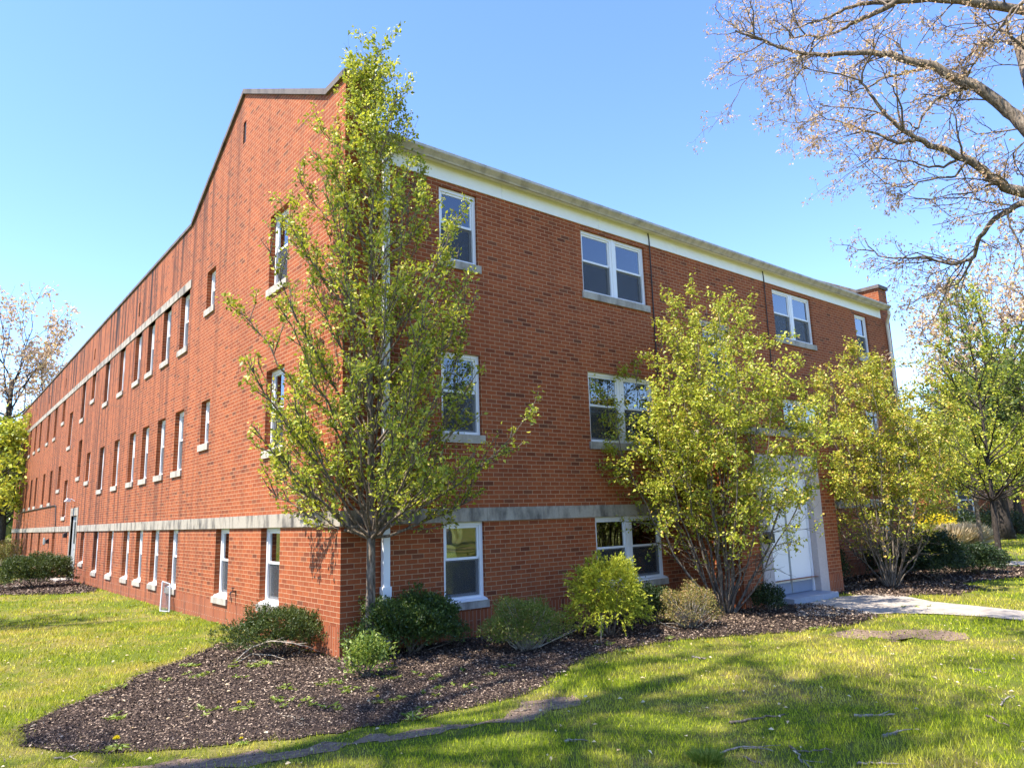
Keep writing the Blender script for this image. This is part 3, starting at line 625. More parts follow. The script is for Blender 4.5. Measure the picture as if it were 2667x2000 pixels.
def make_chips(polys, n, seed, name, label, size=.0185):
    rg = rnd(seed); P = []
    for poly in polys:
        A = np.array([p[:2] for p in poly]); lo, hi = A.min(0), A.max(0)
        area = (hi-lo).prod(); q = rg.uniform(lo, hi, (int(area*n), 2)); d = np.linalg.norm(q-CAM[:2], axis=1)
        q = q[inside(poly, q) & (rg.uniform(size=len(q)) < np.clip((7.0/d)**1.6, 0.04, 1))]; P.append(q)
    q = np.concatenate(P); q += rg.normal(size=q.shape)*.05; k = ~((q[:, 0] > -.01) & (q[:, 1] > -.01)); q = q[k]; n = len(q); d = np.linalg.norm(q-CAM[:2], axis=1); s = size*np.clip(d/7, .9, 3)*rg.uniform(.5, 1.6, n)
    P3 = np.column_stack([q, np.full(n, G+.014)+rg.uniform(0, .012, n)])
    D = rg.normal(size=(n, 3)); D[:, 2] *= .3
    v, f = leaves(rg, P3, D, s, .55, .12, nrm=np.array([0, 0, 1.0])+rg.normal(size=(n, 3))*.45)
    o = link(name, np_mesh(name, v, f, MAT_CHIP)); tag(o, label, 'mulch', kind='stuff')
make_chips([BEDP, BED2P, BED3P], 4200, 21, 'mulch_chips', 'dark brown bark mulch chips covering the planting beds')
make_chips([DIRTP, DIRT2P], 500, 22, 'dirt_crumbs', 'crumbs and bark bits on the bare dirt strip', .014)

# ------------------------------------------------------------------ trees
def curve(rg, p, d, length, n, up=0.0, wob=0.12, droop=0.0):
    pts = [np.array(p, float)]; d = np.array(d, float); d /= np.linalg.norm(d); st = length/n
    for i in range(n):
        d = d + rg.normal(size=3)*wob + np.array([0, 0, up-droop]); d /= np.linalg.norm(d); pts.append(pts[-1]+d*st)
    return pts
def at(pts, t):
    x = t*(len(pts)-1); i = min(int(x), len(pts)-2); f = x-i
    return pts[i]*(1-f)+pts[i+1]*f, (pts[i+1]-pts[i])/(np.linalg.norm(pts[i+1]-pts[i])+1e-9)
def side(rg, d, ang):
    r = np.cross(d, rg.normal(size=3)); r /= (np.linalg.norm(r)+1e-9); return d*math.cos(ang)+r*math.sin(ang)
def finish(name, loc, wood, P, D, size, leafm, bark, label, cat, group=None, ratio=.6, fold=.25, droop=.1, seed=0, crown='crown', trunk='trunk', smooth=True, nrm=None):
    T = tag(empty(name, loc), label, cat, group)
    o = wood.obj(trunk, bark, T, smooth=smooth); o.matrix_parent_inverse = Matrix.Translation(-Vector(loc))
    if len(P):
        rg = rnd(seed+99); P = np.array(P); D = np.array(D)
        v, f = leaves(rg, P, D, size*rg.uniform(.45, 1.3, len(P)), ratio, fold, droop, nrm)
        o = link(crown, np_mesh(crown, v, f, leafm), T); o.matrix_parent_inverse = Matrix.Translation(-Vector(loc))
    return T
def spur(rg, P, D, p, d, n, r=.07):
    for _ in range(n):
        P.append(p+rg.normal(size=3)*r*.5); v = d*.5+rg.normal(size=3)*.7; v[2] += .1; D.append(v)

def pear_tree(name, base, H, prof, h_first, seed, leafm, label, nprim=40, leaf=.062, r0=.062, dens=1.0, lean=(0, 0), group=None, bark=BARK, asc=(.9, 1.5), tw=10, ninner=0):
    rg = rnd(seed); wood = MB(); P, D = [], []; base = np.array(base, float)
    lead = [base + np.array([lean[0]*t+.03*math.sin(7*t+seed), lean[1]*t+.03*math.cos(5*t), H*t]) for t in np.linspace(0, .97, 22)]
    rr = [r0*(1.25 if i == 0 else 1)*(1-.93*(i/21)**.8) for i in range(22)]
    wood.tube([lead[0]-np.array([0, 0, .15])]+lead, [rr[0]*1.25]+rr, 12)
    def twigs(pts, r, n, l0, l1, t0=.25, lev=0):
        for _ in range(n):
            t = rg.uniform(t0, 1.0); p, d = at(pts, t); dd = side(rg, d, rg.uniform(.35, .85)); dd[2] += .25
            dv = rg.choice([.35, .8, 1.2, 1.7]); l = rg.uniform(l0, l1)*(1.15-.5*t)*rg.choice([.6, 1, 1.25]); q = curve(rg, p, dd, l, 4, .10, .10); wood.tube(q, [r*.5, r*.42, r*.34, r*.25, r*.15], 4, False)
            for s in np.arange(.25, 1.01, .16):
                a, b = at(q, min(s, .999)); spur(rg, P, D, a, b, rg.poisson(2.1*dens*dv))
            if lev == 0 and l > .3: twigs(q, r*.55, 2, .12, .30, .2, 1)
    for i in range(nprim+ninner):
        inn = i >= nprim; t = (i+.5)/nprim if not inn else (i-nprim+.5)/ninner; zt = h_first+.5+(H-h_first-.7)*t**.92
        az = i*2.39996+rg.uniform(-.4, .4); R = np.interp(zt, [p[0] for p in prof], [p[1] for p in prof])*(rg.uniform(.25, .6) if inn else rg.uniform(.72, 1.12))
        z0 = max(h_first-.05*rg.uniform(), zt-R*rg.uniform(*asc)*(1.5 if inn else 1)); p0, _ = at(lead, min(.97, z0/H/.97))
        tip = np.array([base[0]+lean[0]*zt/H+R*math.cos(az), base[1]+lean[1]*zt/H+R*math.sin(az), base[2]+zt])
        ctrl = p0*.5+tip*.5 + np.array([math.cos(az), math.sin(az), 0])*R*.14 - np.array([0, 0, .08*R])
        pts = [p0*(1-s)**2+2*ctrl*s*(1-s)+tip*s*s + rg.normal(size=3)*.02*(0 < s < 1) for s in np.linspace(0, 1, 9)]
        ra = r0*.36*(1-.55*t)*min(1, R/1.1+.3); wood.tube(pts, [ra*(1-.85*s) for s in np.linspace(0, 1, 9)], 6, False)
        for s in np.arange(.3, 1.0, .06):
            a, b = at(pts, s); spur(rg, P, D, a, b, rg.poisson(.9*dens))
        twigs(pts, ra*.8, int(5+R*tw), .22, .62)
    for s in np.linspace(.35, .999, 60):
        a, b = at(lead, s); spur(rg, P, D, a, b, rg.poisson(2.2*dens), .05)
    twigs(lead, .012, 26, .2, .5, .55)
    return finish(name, tuple(base), wood, P, D, leaf, leafm, bark, label, 'tree', group, .62, .3, .12, seed)

tb = gp(962, 1716); TB = (tb[0], tb[1], G)
pear_tree('corner_tree', TB, 8.62, [(1.4, .6), (2.1, 1.45), (2.9, 1.95), (3.7, 1.85), (4.6, 1.62), (5.6, 1.42), (6.4, 1.08), (7.2, .72), (7.9, .36), (8.4, .17), (8.7, .08)], 1.52, 7, LEAF_PEAR, 'tall slender young tree with light green leaves in front of the building corner', 84, .060, .070, 1.08, asc=(.95, 1.9), ninner=34)
tr = gp(2612, 1476)
pear_tree('upright_tree', (tr[0], tr[1], G), 7.9, [(1.5, .8), (2.2, 1.9), (3.2, 2.3), (4.2, 1.9), (5.2, 1.4), (6.5, 0.9), (7.9, .2)], 1.75, 17, LEAF_PEAR, 'thin upright tree with sparse dark trunk beyond the entrance, right of the hedges', 52, .08, .085, .62, bark=BARK_D)

def multi_stem(name, base, H, R, seed, leafm, label, nst=13, n_leaf=14000, leaf=.055, group=None):
    rg = rnd(seed); wood = MB(); P, D = [], []; base = np.array(base, float); tips = []
    rad = lambda z: R*np.interp(z/H, [0, .12, .3, .5, .68, .85, 1.0], [.12, .34, .78, 1.0, .92, .58, .16])
    for i in range(nst):
        az = i*2.39996; fr = math.sqrt((i+.5)/nst); zt = H*(1-.36*fr*fr)*rg.uniform(.9, 1.0); rt = rad(zt*.97)*fr*1.0
        tip = base+np.array([math.cos(az)*rt, math.sin(az)*rt, zt]); p0 = base+np.array([math.cos(az), math.sin(az), 0])*.10*fr+np.array([0, 0, -.05])
        c1 = base+np.array([math.cos(az)*rt*.75, math.sin(az)*rt*.75, zt*.42])
        pts = [p0*(1-s)**2+2*c1*s*(1-s)+tip*s*s+rg.normal(size=3)*.028*(0 < s < 1) for s in np.linspace(0, 1, 14)]
        ra = rg.uniform(.013, .026); wood.tube(pts, [ra*(1-.82*s) for s in np.linspace(0, 1, 14)], 7, False)
        nb = 20
        for b in range(nb):
            t = rg.uniform(.16, .98); p, d = at(pts, t); z = p[2]-base[2]; rmax = rad(z+.25)
            out = np.array([p[0]-base[0], p[1]-base[1], 0]); out = out/(np.linalg.norm(out)+1e-6)
            a2 = rg.uniform(0, 2*math.pi); dd = np.array([math.cos(a2), math.sin(a2), rg.uniform(.15, .9)])+out*.7
            l = rg.uniform(.35, 1.0)*np.clip(rmax-np.linalg.norm((p-base)[:2])+.25, .25, 1.0)*1.1
            q = curve(rg, p, dd, l, 5, .03, .14); wood.tube(q, [ra*.34, ra*.3, ra*.24, ra*.19, ra*.14, ra*.08], 4, False); tips.append((q, z))
            for _ in range(3):
                pp, d2 = at(q, rg.uniform(.3, .95)); q2 = curve(rg, pp, side(rg, d2, rg.uniform(.5, 1.0)), rg.uniform(.15, .4), 3, .02, .14); wood.tube(q2, [ra*.16, ra*.13, ra*.1, ra*.06], 3, False); tips.append((q2, z))
    w = np.array([min(1, max(0.035, (z-.75)/1.3)) for q, z in tips]); w /= w.sum(); idx = rg.choice(len(tips), n_leaf//4, p=w)
    for i in idx:
        p, d = at(tips[i][0], rg.uniform(.15, 1)*.999)
        for _ in range(4):
            P.append(p+rg.normal(size=3)*.045); v = rg.normal(size=3); v[2] = v[2]*.5-.25; D.append(v)
    nr = unit(np.array([-.25, -.1, 1.0])+rg.normal(size=(len(P), 3))*.9)
    return finish(name, tuple(base), wood, P, D, leaf, leafm, BARK_M, label, 'tree', group, .72, .22, .25, seed, nrm=nr)
a = gp(1892, 1596); multi_stem('multi_stem_tree', (a[0], a[1], G), 5.80, 2.02, 31, LEAF_YG, 'yellow-green many-stemmed tree left of the white double doors', 24, 42000, .056, 'many-stemmed trees beside the entrance')
a = gp(2322, 1528); multi_stem('multi_stem_tree', (a[0], a[1], G), 5.45, 2.05, 47, LEAF_YO, 'many-stemmed tree with bronze tips right of the white double doors', 22, 35000, .060, 'many-stemmed trees beside the entrance')

def round_tree(name, base, H, R, hc, seed, leafm, bark, label, n_leaf=9000, leaf=.13, r0=.16, nb=26, group=None, bare=1.0, squash=1.0):
    """branching tree: trunk, limbs that fork three times, leaves or buds at the twigs"""
    rg = rnd(seed); wood = MB(); P, D = [], []; base = np.array(base, float); ends = []
    top = base+np.array([0, 0, H*.62]); tr_ = [base+np.array([rg.normal()*.05*i/6*H/8, rg.normal()*.05*i/6*H/8, H*.62*i/6-.1*(i == 0)]) for i in range(7)]
    wood.tube(tr_, [r0*(1.3 if i == 0 else 1)*(1-.5*i/6) for i in range(7)], 10)
    def fork(p, d, l, r, lev):
        q = curve(rg, p, d, l, 6, .035, .13); wood.tube(q, [r*(1-.6*s/6) for s in range(7)], 6 if lev < 2 else 4, False)
        if lev >= 3: ends.append(q); return
        k = 3 if lev < 2 else 4
        for j in range(k+1):
            pp, dd = at(q, rg.uniform(.35, .98) if j < k else .98); fork(pp, side(rg, dd, rg.uniform(.3, .85)), l*rg.uniform(.5, .72), r*.45, lev+1)
    for i in range(nb):
        t = .35+.65*(i+.5)/nb; p, _ = at(tr_, min(t, .999)); z = p[2]-base[2]
        if z < hc*.75: continue
        az = i*2.39996; el = rg.uniform(.25, .75)+.7*(t-.35); d = np.array([math.cos(az)*math.cos(el), math.sin(az)*math.cos(el), math.sin(el)])
        l = R*rg.uniform(.42, .6)*(1.15-.35*t); fork(p, d, l, r0*.34*(1.2-.6*t), 1)
    ii = rg.randint(0, len(ends), n_leaf//3)
    for i in ii:
        p, d = at(ends[i], rg.uniform(.1, .999))
        for _ in range(3): P.append(p+rg.normal(size=3)*leaf*.9); D.append(d*.3+rg.normal(size=3))
    return finish(name, tuple(base), wood, P, D, leaf, leafm, bark, label, 'tree', group, .6, .25, .1, seed)

# big tree whose limbs reach in from the right: its trunk stands outside the photograph
def overhead_tree():
    rg = rnd(77); wood = MB(); P, D = [], []
    def px(L_, d0, d1):
        n = len(L_); return [dp(1850+x/2.0734, y/2.0734, d0+(d1-d0)*i/(n-1)) for i, (x, y) in enumerate(L_)]
    foot = np.array([6.0, -7.2, G]); fork_p = foot+np.array([-.1, .15, 3.2]); topp = foot+np.array([.1, .5, 7.5])
    limbs = [
     (px([(2350, 1250), (2000, 960), (1800, 790), (1694, 690), (1640, 640), (1560, 560), (1450, 480), (1340, 420), (1200, 358), (1060, 340), (960, 300), (890, 280), (760, 283), (620, 305), (500, 290), (380, 255), (250, 200), (140, 170)], 8.2, 9.6), .125, .014),
     (px([(2350, 1300), (2000, 1120), (1800, 1065), (1694, 1040), (1600, 1010), (1500, 940), (1400, 870), (1300, 830), (1180, 780), (1060, 730), (960, 650), (880, 540), (820, 470), (780, 400)], 7.8, 8.2), .105, .012),
     (px([(2300, 300), (1900, 120), (1500, 20), (1200, -10), (1000, 5), (940, 45), (850, 95), (770, 125), (700, 165), (600, 200), (500, 195), (420, 215)], 8.8, 9.8), .09, .012),
     (px([(1300, -60), (1000, 12), (850, 18), (730, 45), (650, 90), (550, 120), (430, 170), (340, 160)], 9.3, 10.0), .05, .008),
     (px([(2350, 1300), (1900, 1060), (1694, 1090), (1600, 1140), (1530, 1190), (1460, 1290), (1430, 1380), (1330, 1420), (1200, 1405), (1050, 1385), (920, 1385), (840, 1310)], 7.6, 9.0), .06, .008),
     (px([(2250, -100), (1800, -60), (1694, 20), (1640, 60), (1590, 130), (1500, 230), (1430, 320), (1380, 400)], 8.4, 9.0), .05, .010),
     (px([(1200, 362), (1050, 395), (940, 420), (850, 480), (760, 500), (680, 480)], 9.1, 8.6), .030, .006),
     (px([(1430, 475), (1310, 490), (1230, 525), (1150, 600), (1130, 690), (1060, 660), (980, 680)], 8.8, 8.4), .034, .006),
     (px([(1100, 755), (1010, 772), (920, 730), (830, 700), (720, 650), (600, 640), (520, 550)], 8.05, 8.6), .030, .005),
     (px([(1330, 850), (1250, 900), (1160, 905), (1080, 870), (960, 850), (850, 860), (780, 900)], 8.0, 8.5), .022, .005),
     (px([(1390, 865), (1320, 960), (1250, 950), (1130, 980), (1050, 1010), (930, 985), (820, 1000)], 7.95, 8.6), .020, .005),
     (px([(1430, 1380), (1370, 1470), (1330, 1530), (1230, 1580), (1100, 1625)], 8.2, 8.6), .020, .005),
     (px([(1900, 1000), (1750, 760), (1694, 750), (1620, 830), (1660, 950)], 7.7, 8.2), .022, .006),
     (px([(1600, 1140), (1620, 1250), (1680, 1380), (1694, 1480)], 7.75, 7.7), .018, .005),
     (px([(520, 292), (450, 330), (380, 340), (280, 380), (180, 430), (90, 470)], 9.5, 9.9), .014, .004),
     (px([(490, 300), (480, 370), (440, 440), (420, 500)], 9.5, 9.6), .010, .003),
     (px([(400, 260), (300, 230), (230, 130), (200, 60)], 9.55, 9.8), .014, .004),
     (px([(2000, 500), (1800, 350), (1694, 250), (1600, 180), (1500, 150), (1400, 60)], 8.6, 8.9), .035, .008)]
    start = topp
    wood.tube([foot-np.array([0, 0, .2]), foot+np.array([0, 0, .4]), foot+np.array([-.05, .05, 2]), fork_p, foot+np.array([0, .3, 5.2]), topp], [.36, .28, .25, .24, .19, .12], 14)
    for k, (pts, a, b) in enumerate(limbs):
        if k in (0, 1, 2, 4, 5, 17, 12):          # join to the trunk outside the frame
            near = min([fork_p, foot+np.array([0, .3, 5.2]), topp, foot+np.array([-.05, .05, 2])], key=lambda q: np.linalg.norm(q-pts[0])); pts = [near]+pts
        n = len(pts); pts = [p+rg.normal(size=3)*.012 for p in pts]; rr = [.8*(b+(a-b)*(1-i/(n-1))**1.2) for i in range(n)]
        # finer spacing
        P2 = [at(pts, s)[0] for s in np.linspace(0, .9999, n*3)]; R2 = list(np.interp(np.linspace(0, n-1, n*3), range(n), rr))
        P2 = [p+rg.normal(size=3)*.006 for p in P2]; wood.tube(P2, R2, 8 if a > .05 else 5, False)
        ln = sum(np.linalg.norm(pts[i+1]-pts[i]) for i in range(n-1))
        def sub(q, r, lev, num, l0, l1, t0):
            for _ in range(num):
                t = rg.uniform(t0, .999); p, d = at(q, t); dd = side(rg, d, rg.uniform(.4, 1.1)); dd[2] -= .05
                l = rg.uniform(l0, l1); w = curve(rg, p, dd, l, 6, rg.uniform(-.05, .07), .20); wood.tube(w, [r*(1-.6*i/6) for i in range(7)], 4 if lev < 2 else 3, False)
                if lev < 2: sub(w, r*.5, lev+1, 5 if lev == 0 else 3, l*.3, l*.65, .2)
                if lev >= 1:
                    for s in ((.55, .8, .999) if lev == 2 else (.999,)):
                        e, de = at(w, s)
                        if rg.uniform() < .85:
                            for _ in range(rg.randint(2, 5)): P.append(e+rg.normal(size=3)*.022); D.append(de*.7+rg.normal(size=3)*.6-np.array([0, 0, .2]))
        sub(pts, max(.006, min(.012, b*1.2)), 0, int(ln*2.7)+3, .3, .9, .12 if n > 8 else .2)
    finish('budding_tree', tuple(foot), wood, P, D, .040, LEAF_BUD, BARK, 'large budding tree whose bare limbs with pinkish buds reach in from the right', 'tree', None, .45, .25, .1, 5)
overhead_tree()

# trees beyond
bgt = 'trees far behind the building'
def far(u, v, dist): d = ray(u, v); d = d/math.hypot(d[0], d[1]); return (CAM[0]+d[0]*dist, CAM[1]+d[1]*dist, G)
round_tree('budding_tree', far(-10, 1400, 62), 20, 9.5, 5, 101, LEAF_BUD, BARK_D, 'tall nearly bare budding tree beyond the far left end of the building', 9000, .26, .28, 26, bgt)
round_tree('leafy_tree', far(5, 1400, 58), 9.0, 5.0, 2, 102, LEAF_PEAR, BARK_D, 'lower leafy green tree beyond the far left end of the building', 9000, .26, .2, 24, bgt)
round_tree('leafy_tree', far(-60, 1400, 48), 8, 5, 2, 103, LEAF_PEAR, BARK_D, 'green tree at the left edge far along the long brick side', 7000, .24, .2, 20, bgt)
round_tree('pale_tree', far(2640, 1300, 46), 15, 8, 4, 104, LEAF_BUD, BARK_D, 'pale budding tree behind the thin upright tree on the right', 8000, .22, .34, 26, bgt)
round_tree('leafy_tree', far(2600, 1300, 40), 8.0, 5.0, 2, 105, LEAF_TREE, BARK_D, 'leafy tree with a thick trunk on the lawn at right', 9000, .2, .42, 22, bgt)
round_tree('leafy_tree', far(2540, 1300, 33), 5.2, 3.2, 1.6, 106, LEAF_PEAR, BARK, 'small light green tree standing by the ornamental grasses', 7000, .13, .09, 22, bgt)
round_tree('leafy_tree', far(2790, 1300, 36), 9, 5.5, 2, 107, LEAF_TREE, BARK_D, 'green tree just beyond the right edge of the lawn', 6000, .22, .25, 20, bgt)
round_tree('leafy_tree', far(2440, 1300, 60), 10, 6, 2, 108, LEAF_TREE, BARK_D, 'green tree behind the distant brick house', 7000, .26, .25, 22, bgt)
# trees on the left and behind the camera: they throw the dappled shade and fill the window reflections
shade = 'street trees left of and behind the camera'
round_tree('shade_tree', (-8.6, -5.6, G), 17.0, 4.2, 4, 121, LEAF_BUD, BARK, 'half bare tree on the lawn outside the left edge', 2600, .15, .24, 16, shade)
round_tree('shade_tree', (-9.6, -2.4, G), 34.0, 6.0, 16, 122, LEAF_BUD, BARK, 'tallest half bare tree left of the camera', 3400, .17, .38, 22, shade)
round_tree('shade_tree', (-9.4, -5.0, G), 31.0, 5.5, 14, 126, LEAF_TREE, BARK, 'leafing tree left of the camera beside the half bare ones', 3200, .16, .36, 20, shade)
round_tree('shade_tree', (-8.2, 8.6, G), 13.0, 4.0, 4, 123, LEAF_TREE, BARK, 'tree on the side lawn shading the grass by the long wall', 6000, .13, .2, 24, shade)
round_tree('shade_tree', (12, -24, G), 11, 6, 3, 124, LEAF_TREE, BARK, 'leafy tree across the lawn facing the entrance', 7000, .2, .25, 22, shade)
round_tree('shade_tree', (22, -30, G), 12, 6.5, 3, 125, LEAF_TREE, BARK, 'leafy tree far across the lawn facing the right half', 7000, .2, .25, 22, shade)

# far treeline so that no bare horizon shows
def treeline():
    rg = rnd(55); n = 60000; a = rg.uniform(0, 2*math.pi, n); r = rg.uniform(125, 150, n); top = 9+3.0*np.sin(a*9)+2.2*np.sin(a*23+1)+1.2*np.sin(a*61)
    z = G+top*rg.uniform(0, 1, n)**.75; P = np.column_stack([r*np.sin(a), r*np.cos(a), z])
    v, f = leaves(rg, P, rg.normal(size=(n, 3)), rg.uniform(.9, 2.0, n), .8, .2)
    o = link('far_woods', np_mesh('far_woods', v, f, LEAF_TREE)); tag(o, 'distant green woods along the horizon', 'woods', kind='stuff')
treeline()

# ------------------------------------------------------------------ shrubs
def shrub(name, base, rx, ry, H, seed, leafm, label, n=4000, size=.03, style='tuft', ratio=.5, stems=12, sbark=BARK, group=None, z0=.05, lump=.18, cat='bush', per=10, rz=0.0, core=True):
    rg = rnd(seed); base = np.array(base, float); wood = MB(); P, D = [], []
    ph = rg.uniform(0, 6.28, (6,))
    def shell(d):                             # lumpy radius in direction d
        x, y, z = d.T; return 1+lump*(np.sin(3*x*2+ph[0])*np.sin(3*y*2+ph[1])+.7*np.sin(6*z+4*x+ph[2])+.5*np.sin(9*y-5*z+ph[3]))
    nt = n//per; d = unit(rg.normal(size=(nt, 3))); d[:, 2] = np.where(d[:, 2] < -.35, -d[:, 2], d[:, 2]); rr = shell(d)*rg.uniform(.35, 1, nt)**.35
    c, s = math.cos(rz), math.sin(rz)
    X, Y = d[:, 0]*rx*rr, d[:, 1]*ry*rr; Cn = np.column_stack([base[0]+X*c-Y*s, base[1]+X*s+Y*c, base[2]+z0+(H-z0)*(.38+.62*d[:, 2]*rr)])
    Cn[:, 2] = np.maximum(Cn[:, 2], base[2]+z0*.5)
    out = np.column_stack([d[:, 0]*c-d[:, 1]*s, d[:, 0]*s+d[:, 1]*c, d[:, 2]])
    for i in range(nt):
        ax = out[i]*.8+np.array([0, 0, .45 if style != 'frond' else .05])+rg.normal(size=3)*.3
        if style == 'frond':
            ax /= np.linalg.norm(ax); l = size*3.2
            for j in range(per):
                t = rg.uniform(0, 1); p = Cn[i]+ax*l*t-np.array([0, 0, .9*size*t*t]); P.append(p); D.append(ax*1.0+rg.normal(size=3)*.45-np.array([0, 0, .25]))
        elif style == 'needle':
            ax /= np.linalg.norm(ax); l = size*2.6
            for j in range(per):
                t = j/per; P.append(Cn[i]+ax*l*t); D.append(ax*.7+rg.normal(size=3)*.75)
        else:
            for j in range(per): P.append(Cn[i]+rg.normal(size=3)*size*.8); D.append(ax*.6+rg.normal(size=3)*.7)
    nc = n//5; d = unit(rg.normal(size=(nc, 3))); d[:, 2] = np.abs(d[:, 2]); rr = rg.uniform(.15, .74, nc)    # inner leaves
    X, Y = d[:, 0]*rx*rr, d[:, 1]*ry*rr; K = np.column_stack([base[0]+X*c-Y*s, base[1]+X*s+Y*c, base[2]+z0+(H-z0)*(.3+.66*d[:, 2]*rr)])
    if core: P += list(K); D += list(rg.normal(size=(nc, 3)))
    for i in range(stems):
        az = rg.uniform(0, 6.28); q = Cn[rg.randint(nt)]; p0 = base+np.array([math.cos(az)*.08*rx, math.sin(az)*.08*ry, -.03]); mid = p0*.45+q*.55+rg.normal(size=3)*.03
        wood.tube([p0, mid, q], [.010, .007, .003], 5, False)
    return finish(name, tuple(base), wood, P, D, size, leafm, sbark, label, cat, group, ratio, .2, .05, seed, 'foliage', 'stems')
g = lambda u, v: (lambda q: (q[0], q[1], G))(gp(u, v))
def sz(u, v, px): q = gp(u, v); return px/(F/np.dot(q-CAM, FW))      # metres for a width in photo pixels at that ground point
b1 = g(735, 1704)
shrub('yew_bush', b1, .74, .50, .56, 201, LEAF_YEW, 'low dark green yew under the side windows, left of the building corner', 30000, .030, 'needle', .36, 14, rz=-.55, per=12, lump=.2)
b2 = g(1072, 1700)
shrub('yew_bush', b2, .72, .42, .74, 202, LEAF_BOX, 'dense dark green bush right of the tree trunk beneath the single window', 30000, .036, 'tuft', .46, 14, rz=-.1, per=10, lump=.2)
shrub('small_shrub', g(955, 1765), .24, .20, .40, 203, LEAF_WEED, 'small bright shrub at the foot of the corner tree', 1500, .05, 'tuft', .5, 10, per=6, z0=.06)
shrub('small_shrub', g(925, 1705), .18, .18, .52, 219, LEAF_BOX, 'leafy green sprout between corner and tree trunk', 1500, .034, 'tuft', .45, 8, per=8, z0=.05)
b3 = g(1370, 1692)
shrub('spirea_shrub', b3, .60, .46, .64, 204, LEAF_SPI, 'loose twiggy green shrub left of the golden bush', 15000, .028, 'tuft', .5, 70, BARK_S, per=6, lump=.18)
b4 = g(1590, 1655)
shrub('golden_bush', b4, .54, .46, 1.06, 205, LEAF_GOLD, 'round golden yellow-green evergreen bush below the double window', 20000, .044, 'frond', .28, 14, per=14, lump=.17)
shrub('spirea_shrub', g(1800, 1636), .46, .36, .60, 206, LEAF_SPIB, 'brownish thin twiggy shrub between golden bush and many-stemmed tree', 6500, .028, 'tuft', .5, 110, BARK_S, per=5, lump=.22, core=False)
shrub('dark_shrub', g(1700, 1625), .44, .32, .60, 218, LEAF_DARK, 'dark shaded shrub behind the golden bush', 6000, .035, 'tuft', .5, 10, per=8)
shrub('dark_shrub', g(2003, 1594), .30, .25, .42, 207, LEAF_DARK, 'small dark shrub beside the entrance step', 4600, .034, 'tuft', .5, 10, per=8)
shrub('dark_shrub', (11.1, -.60, G), .62, .48, .85, 208, LEAF_DARK, 'dark shrub against the wall just right of the entrance', 8000, .04, 'tuft', .5, 14, per=8)
shrub('dark_hedge', g(2440, 1508), .85, .6, 1.08, 209, LEAF_DARK, 'taller dark hedge bush right of the second many-stemmed tree', 17000, .048, 'tuft', .5, 12, per=10, cat='hedge')
shrub('dark_hedge', g(2550, 1494), .80, .55, .70, 210, LEAF_DARK, 'lower dark hedge bush next to the thin upright tree trunk', 13000, .048, 'tuft', .5, 12, per=10, cat='hedge')
shrub('dark_hedge', g(2340, 1502), .9, .55, .85, 217, LEAF_DARK, 'dark hedge bush behind the second many-stemmed tree', 12000, .048, 'tuft', .5, 12, per=10, cat='hedge')
shrub('yew_bush', g(92, 1530), 1.0, .75, .95, 211, LEAF_YEW, 'wide dark yew beside the side door far along the wall', 26000, .055, 'needle', .36, 12, per=12, lump=.11)
shrub('brown_shrub', g(5, 1475), .9, .7, 1.3, 212, LEAF_SPIB, 'brown twiggy shrub at the far left end of the wall', 4000, .07, 'tuft', .5, 40, BARK_S, per=6)
shrub('vine_shrub', g(186, 1506), .12, .12, .7, 220, LEAF_SPIB, 'dry climbing stems beside the side door', 300, .03, 'tuft', .5, 26, BARK_S, per=4, core=False)
fo = far(2440, 1390, 36)
shrub('forsythia_bush', fo, .95, .8, 1.25, 213, LEAF_FORS, 'bright yellow flowering bush in front of the distant house', 5000, .085, 'tuft', .6, 16, per=8)
def tuft_grass(base, R, H, seed, label):
    rg = rnd(seed); n = 1500; base = np.array(base); a = rg.uniform(0, 6.28, n); r = R*.35*np.sqrt(rg.uniform(0, 1, n)); P = np.column_stack([base[0]+r*np.cos(a), base[1]+r*np.sin(a), np.full(n, base[2])])
    D = np.column_stack([np.cos(a)*.8*(r/R+.25), np.sin(a)*.8*(r/R+.25), np.full(n, 1.0)])+rg.normal(size=(n, 3))*.3
    v, f = leaves(rg, P, D, H*rg.uniform(.6, 1.1, n), .06, .05, .12); T = tag(empty('ornamental_grass', tuple(base)), label, 'ornamental grass', 'dry ornamental grasses on the far lawn')
    o = link('blades', np_mesh('blades', v, f, LEAF_STRAW), T); o.matrix_parent_inverse = Matrix.Translation(-Vector(base))
for i, (u, w) in enumerate(((2468, 'dry straw clump right beside the yellow bush'), (2495, 'middle dry straw clump of the three on the far lawn'), (2525, 'dry straw clump farthest from the yellow bush'))): tuft_grass(far(u, 1395, 33+.4*i), .75, 1.05, 230+i, w)
for i, (u, d, w) in enumerate(((2500, 41, 'dark round shrub against the distant house front'), (2570, 42, 'dark shrub row end under the small light green tree'), (2615, 44, 'dark shrub behind the thick trunk on the right'))):
    shrub('foundation_shrub', far(u, 1380, d), 1.3, .9, 1.3, 240+i, LEAF_DARK, w, 2200, .10, 'tuft', .5, 8, per=8)

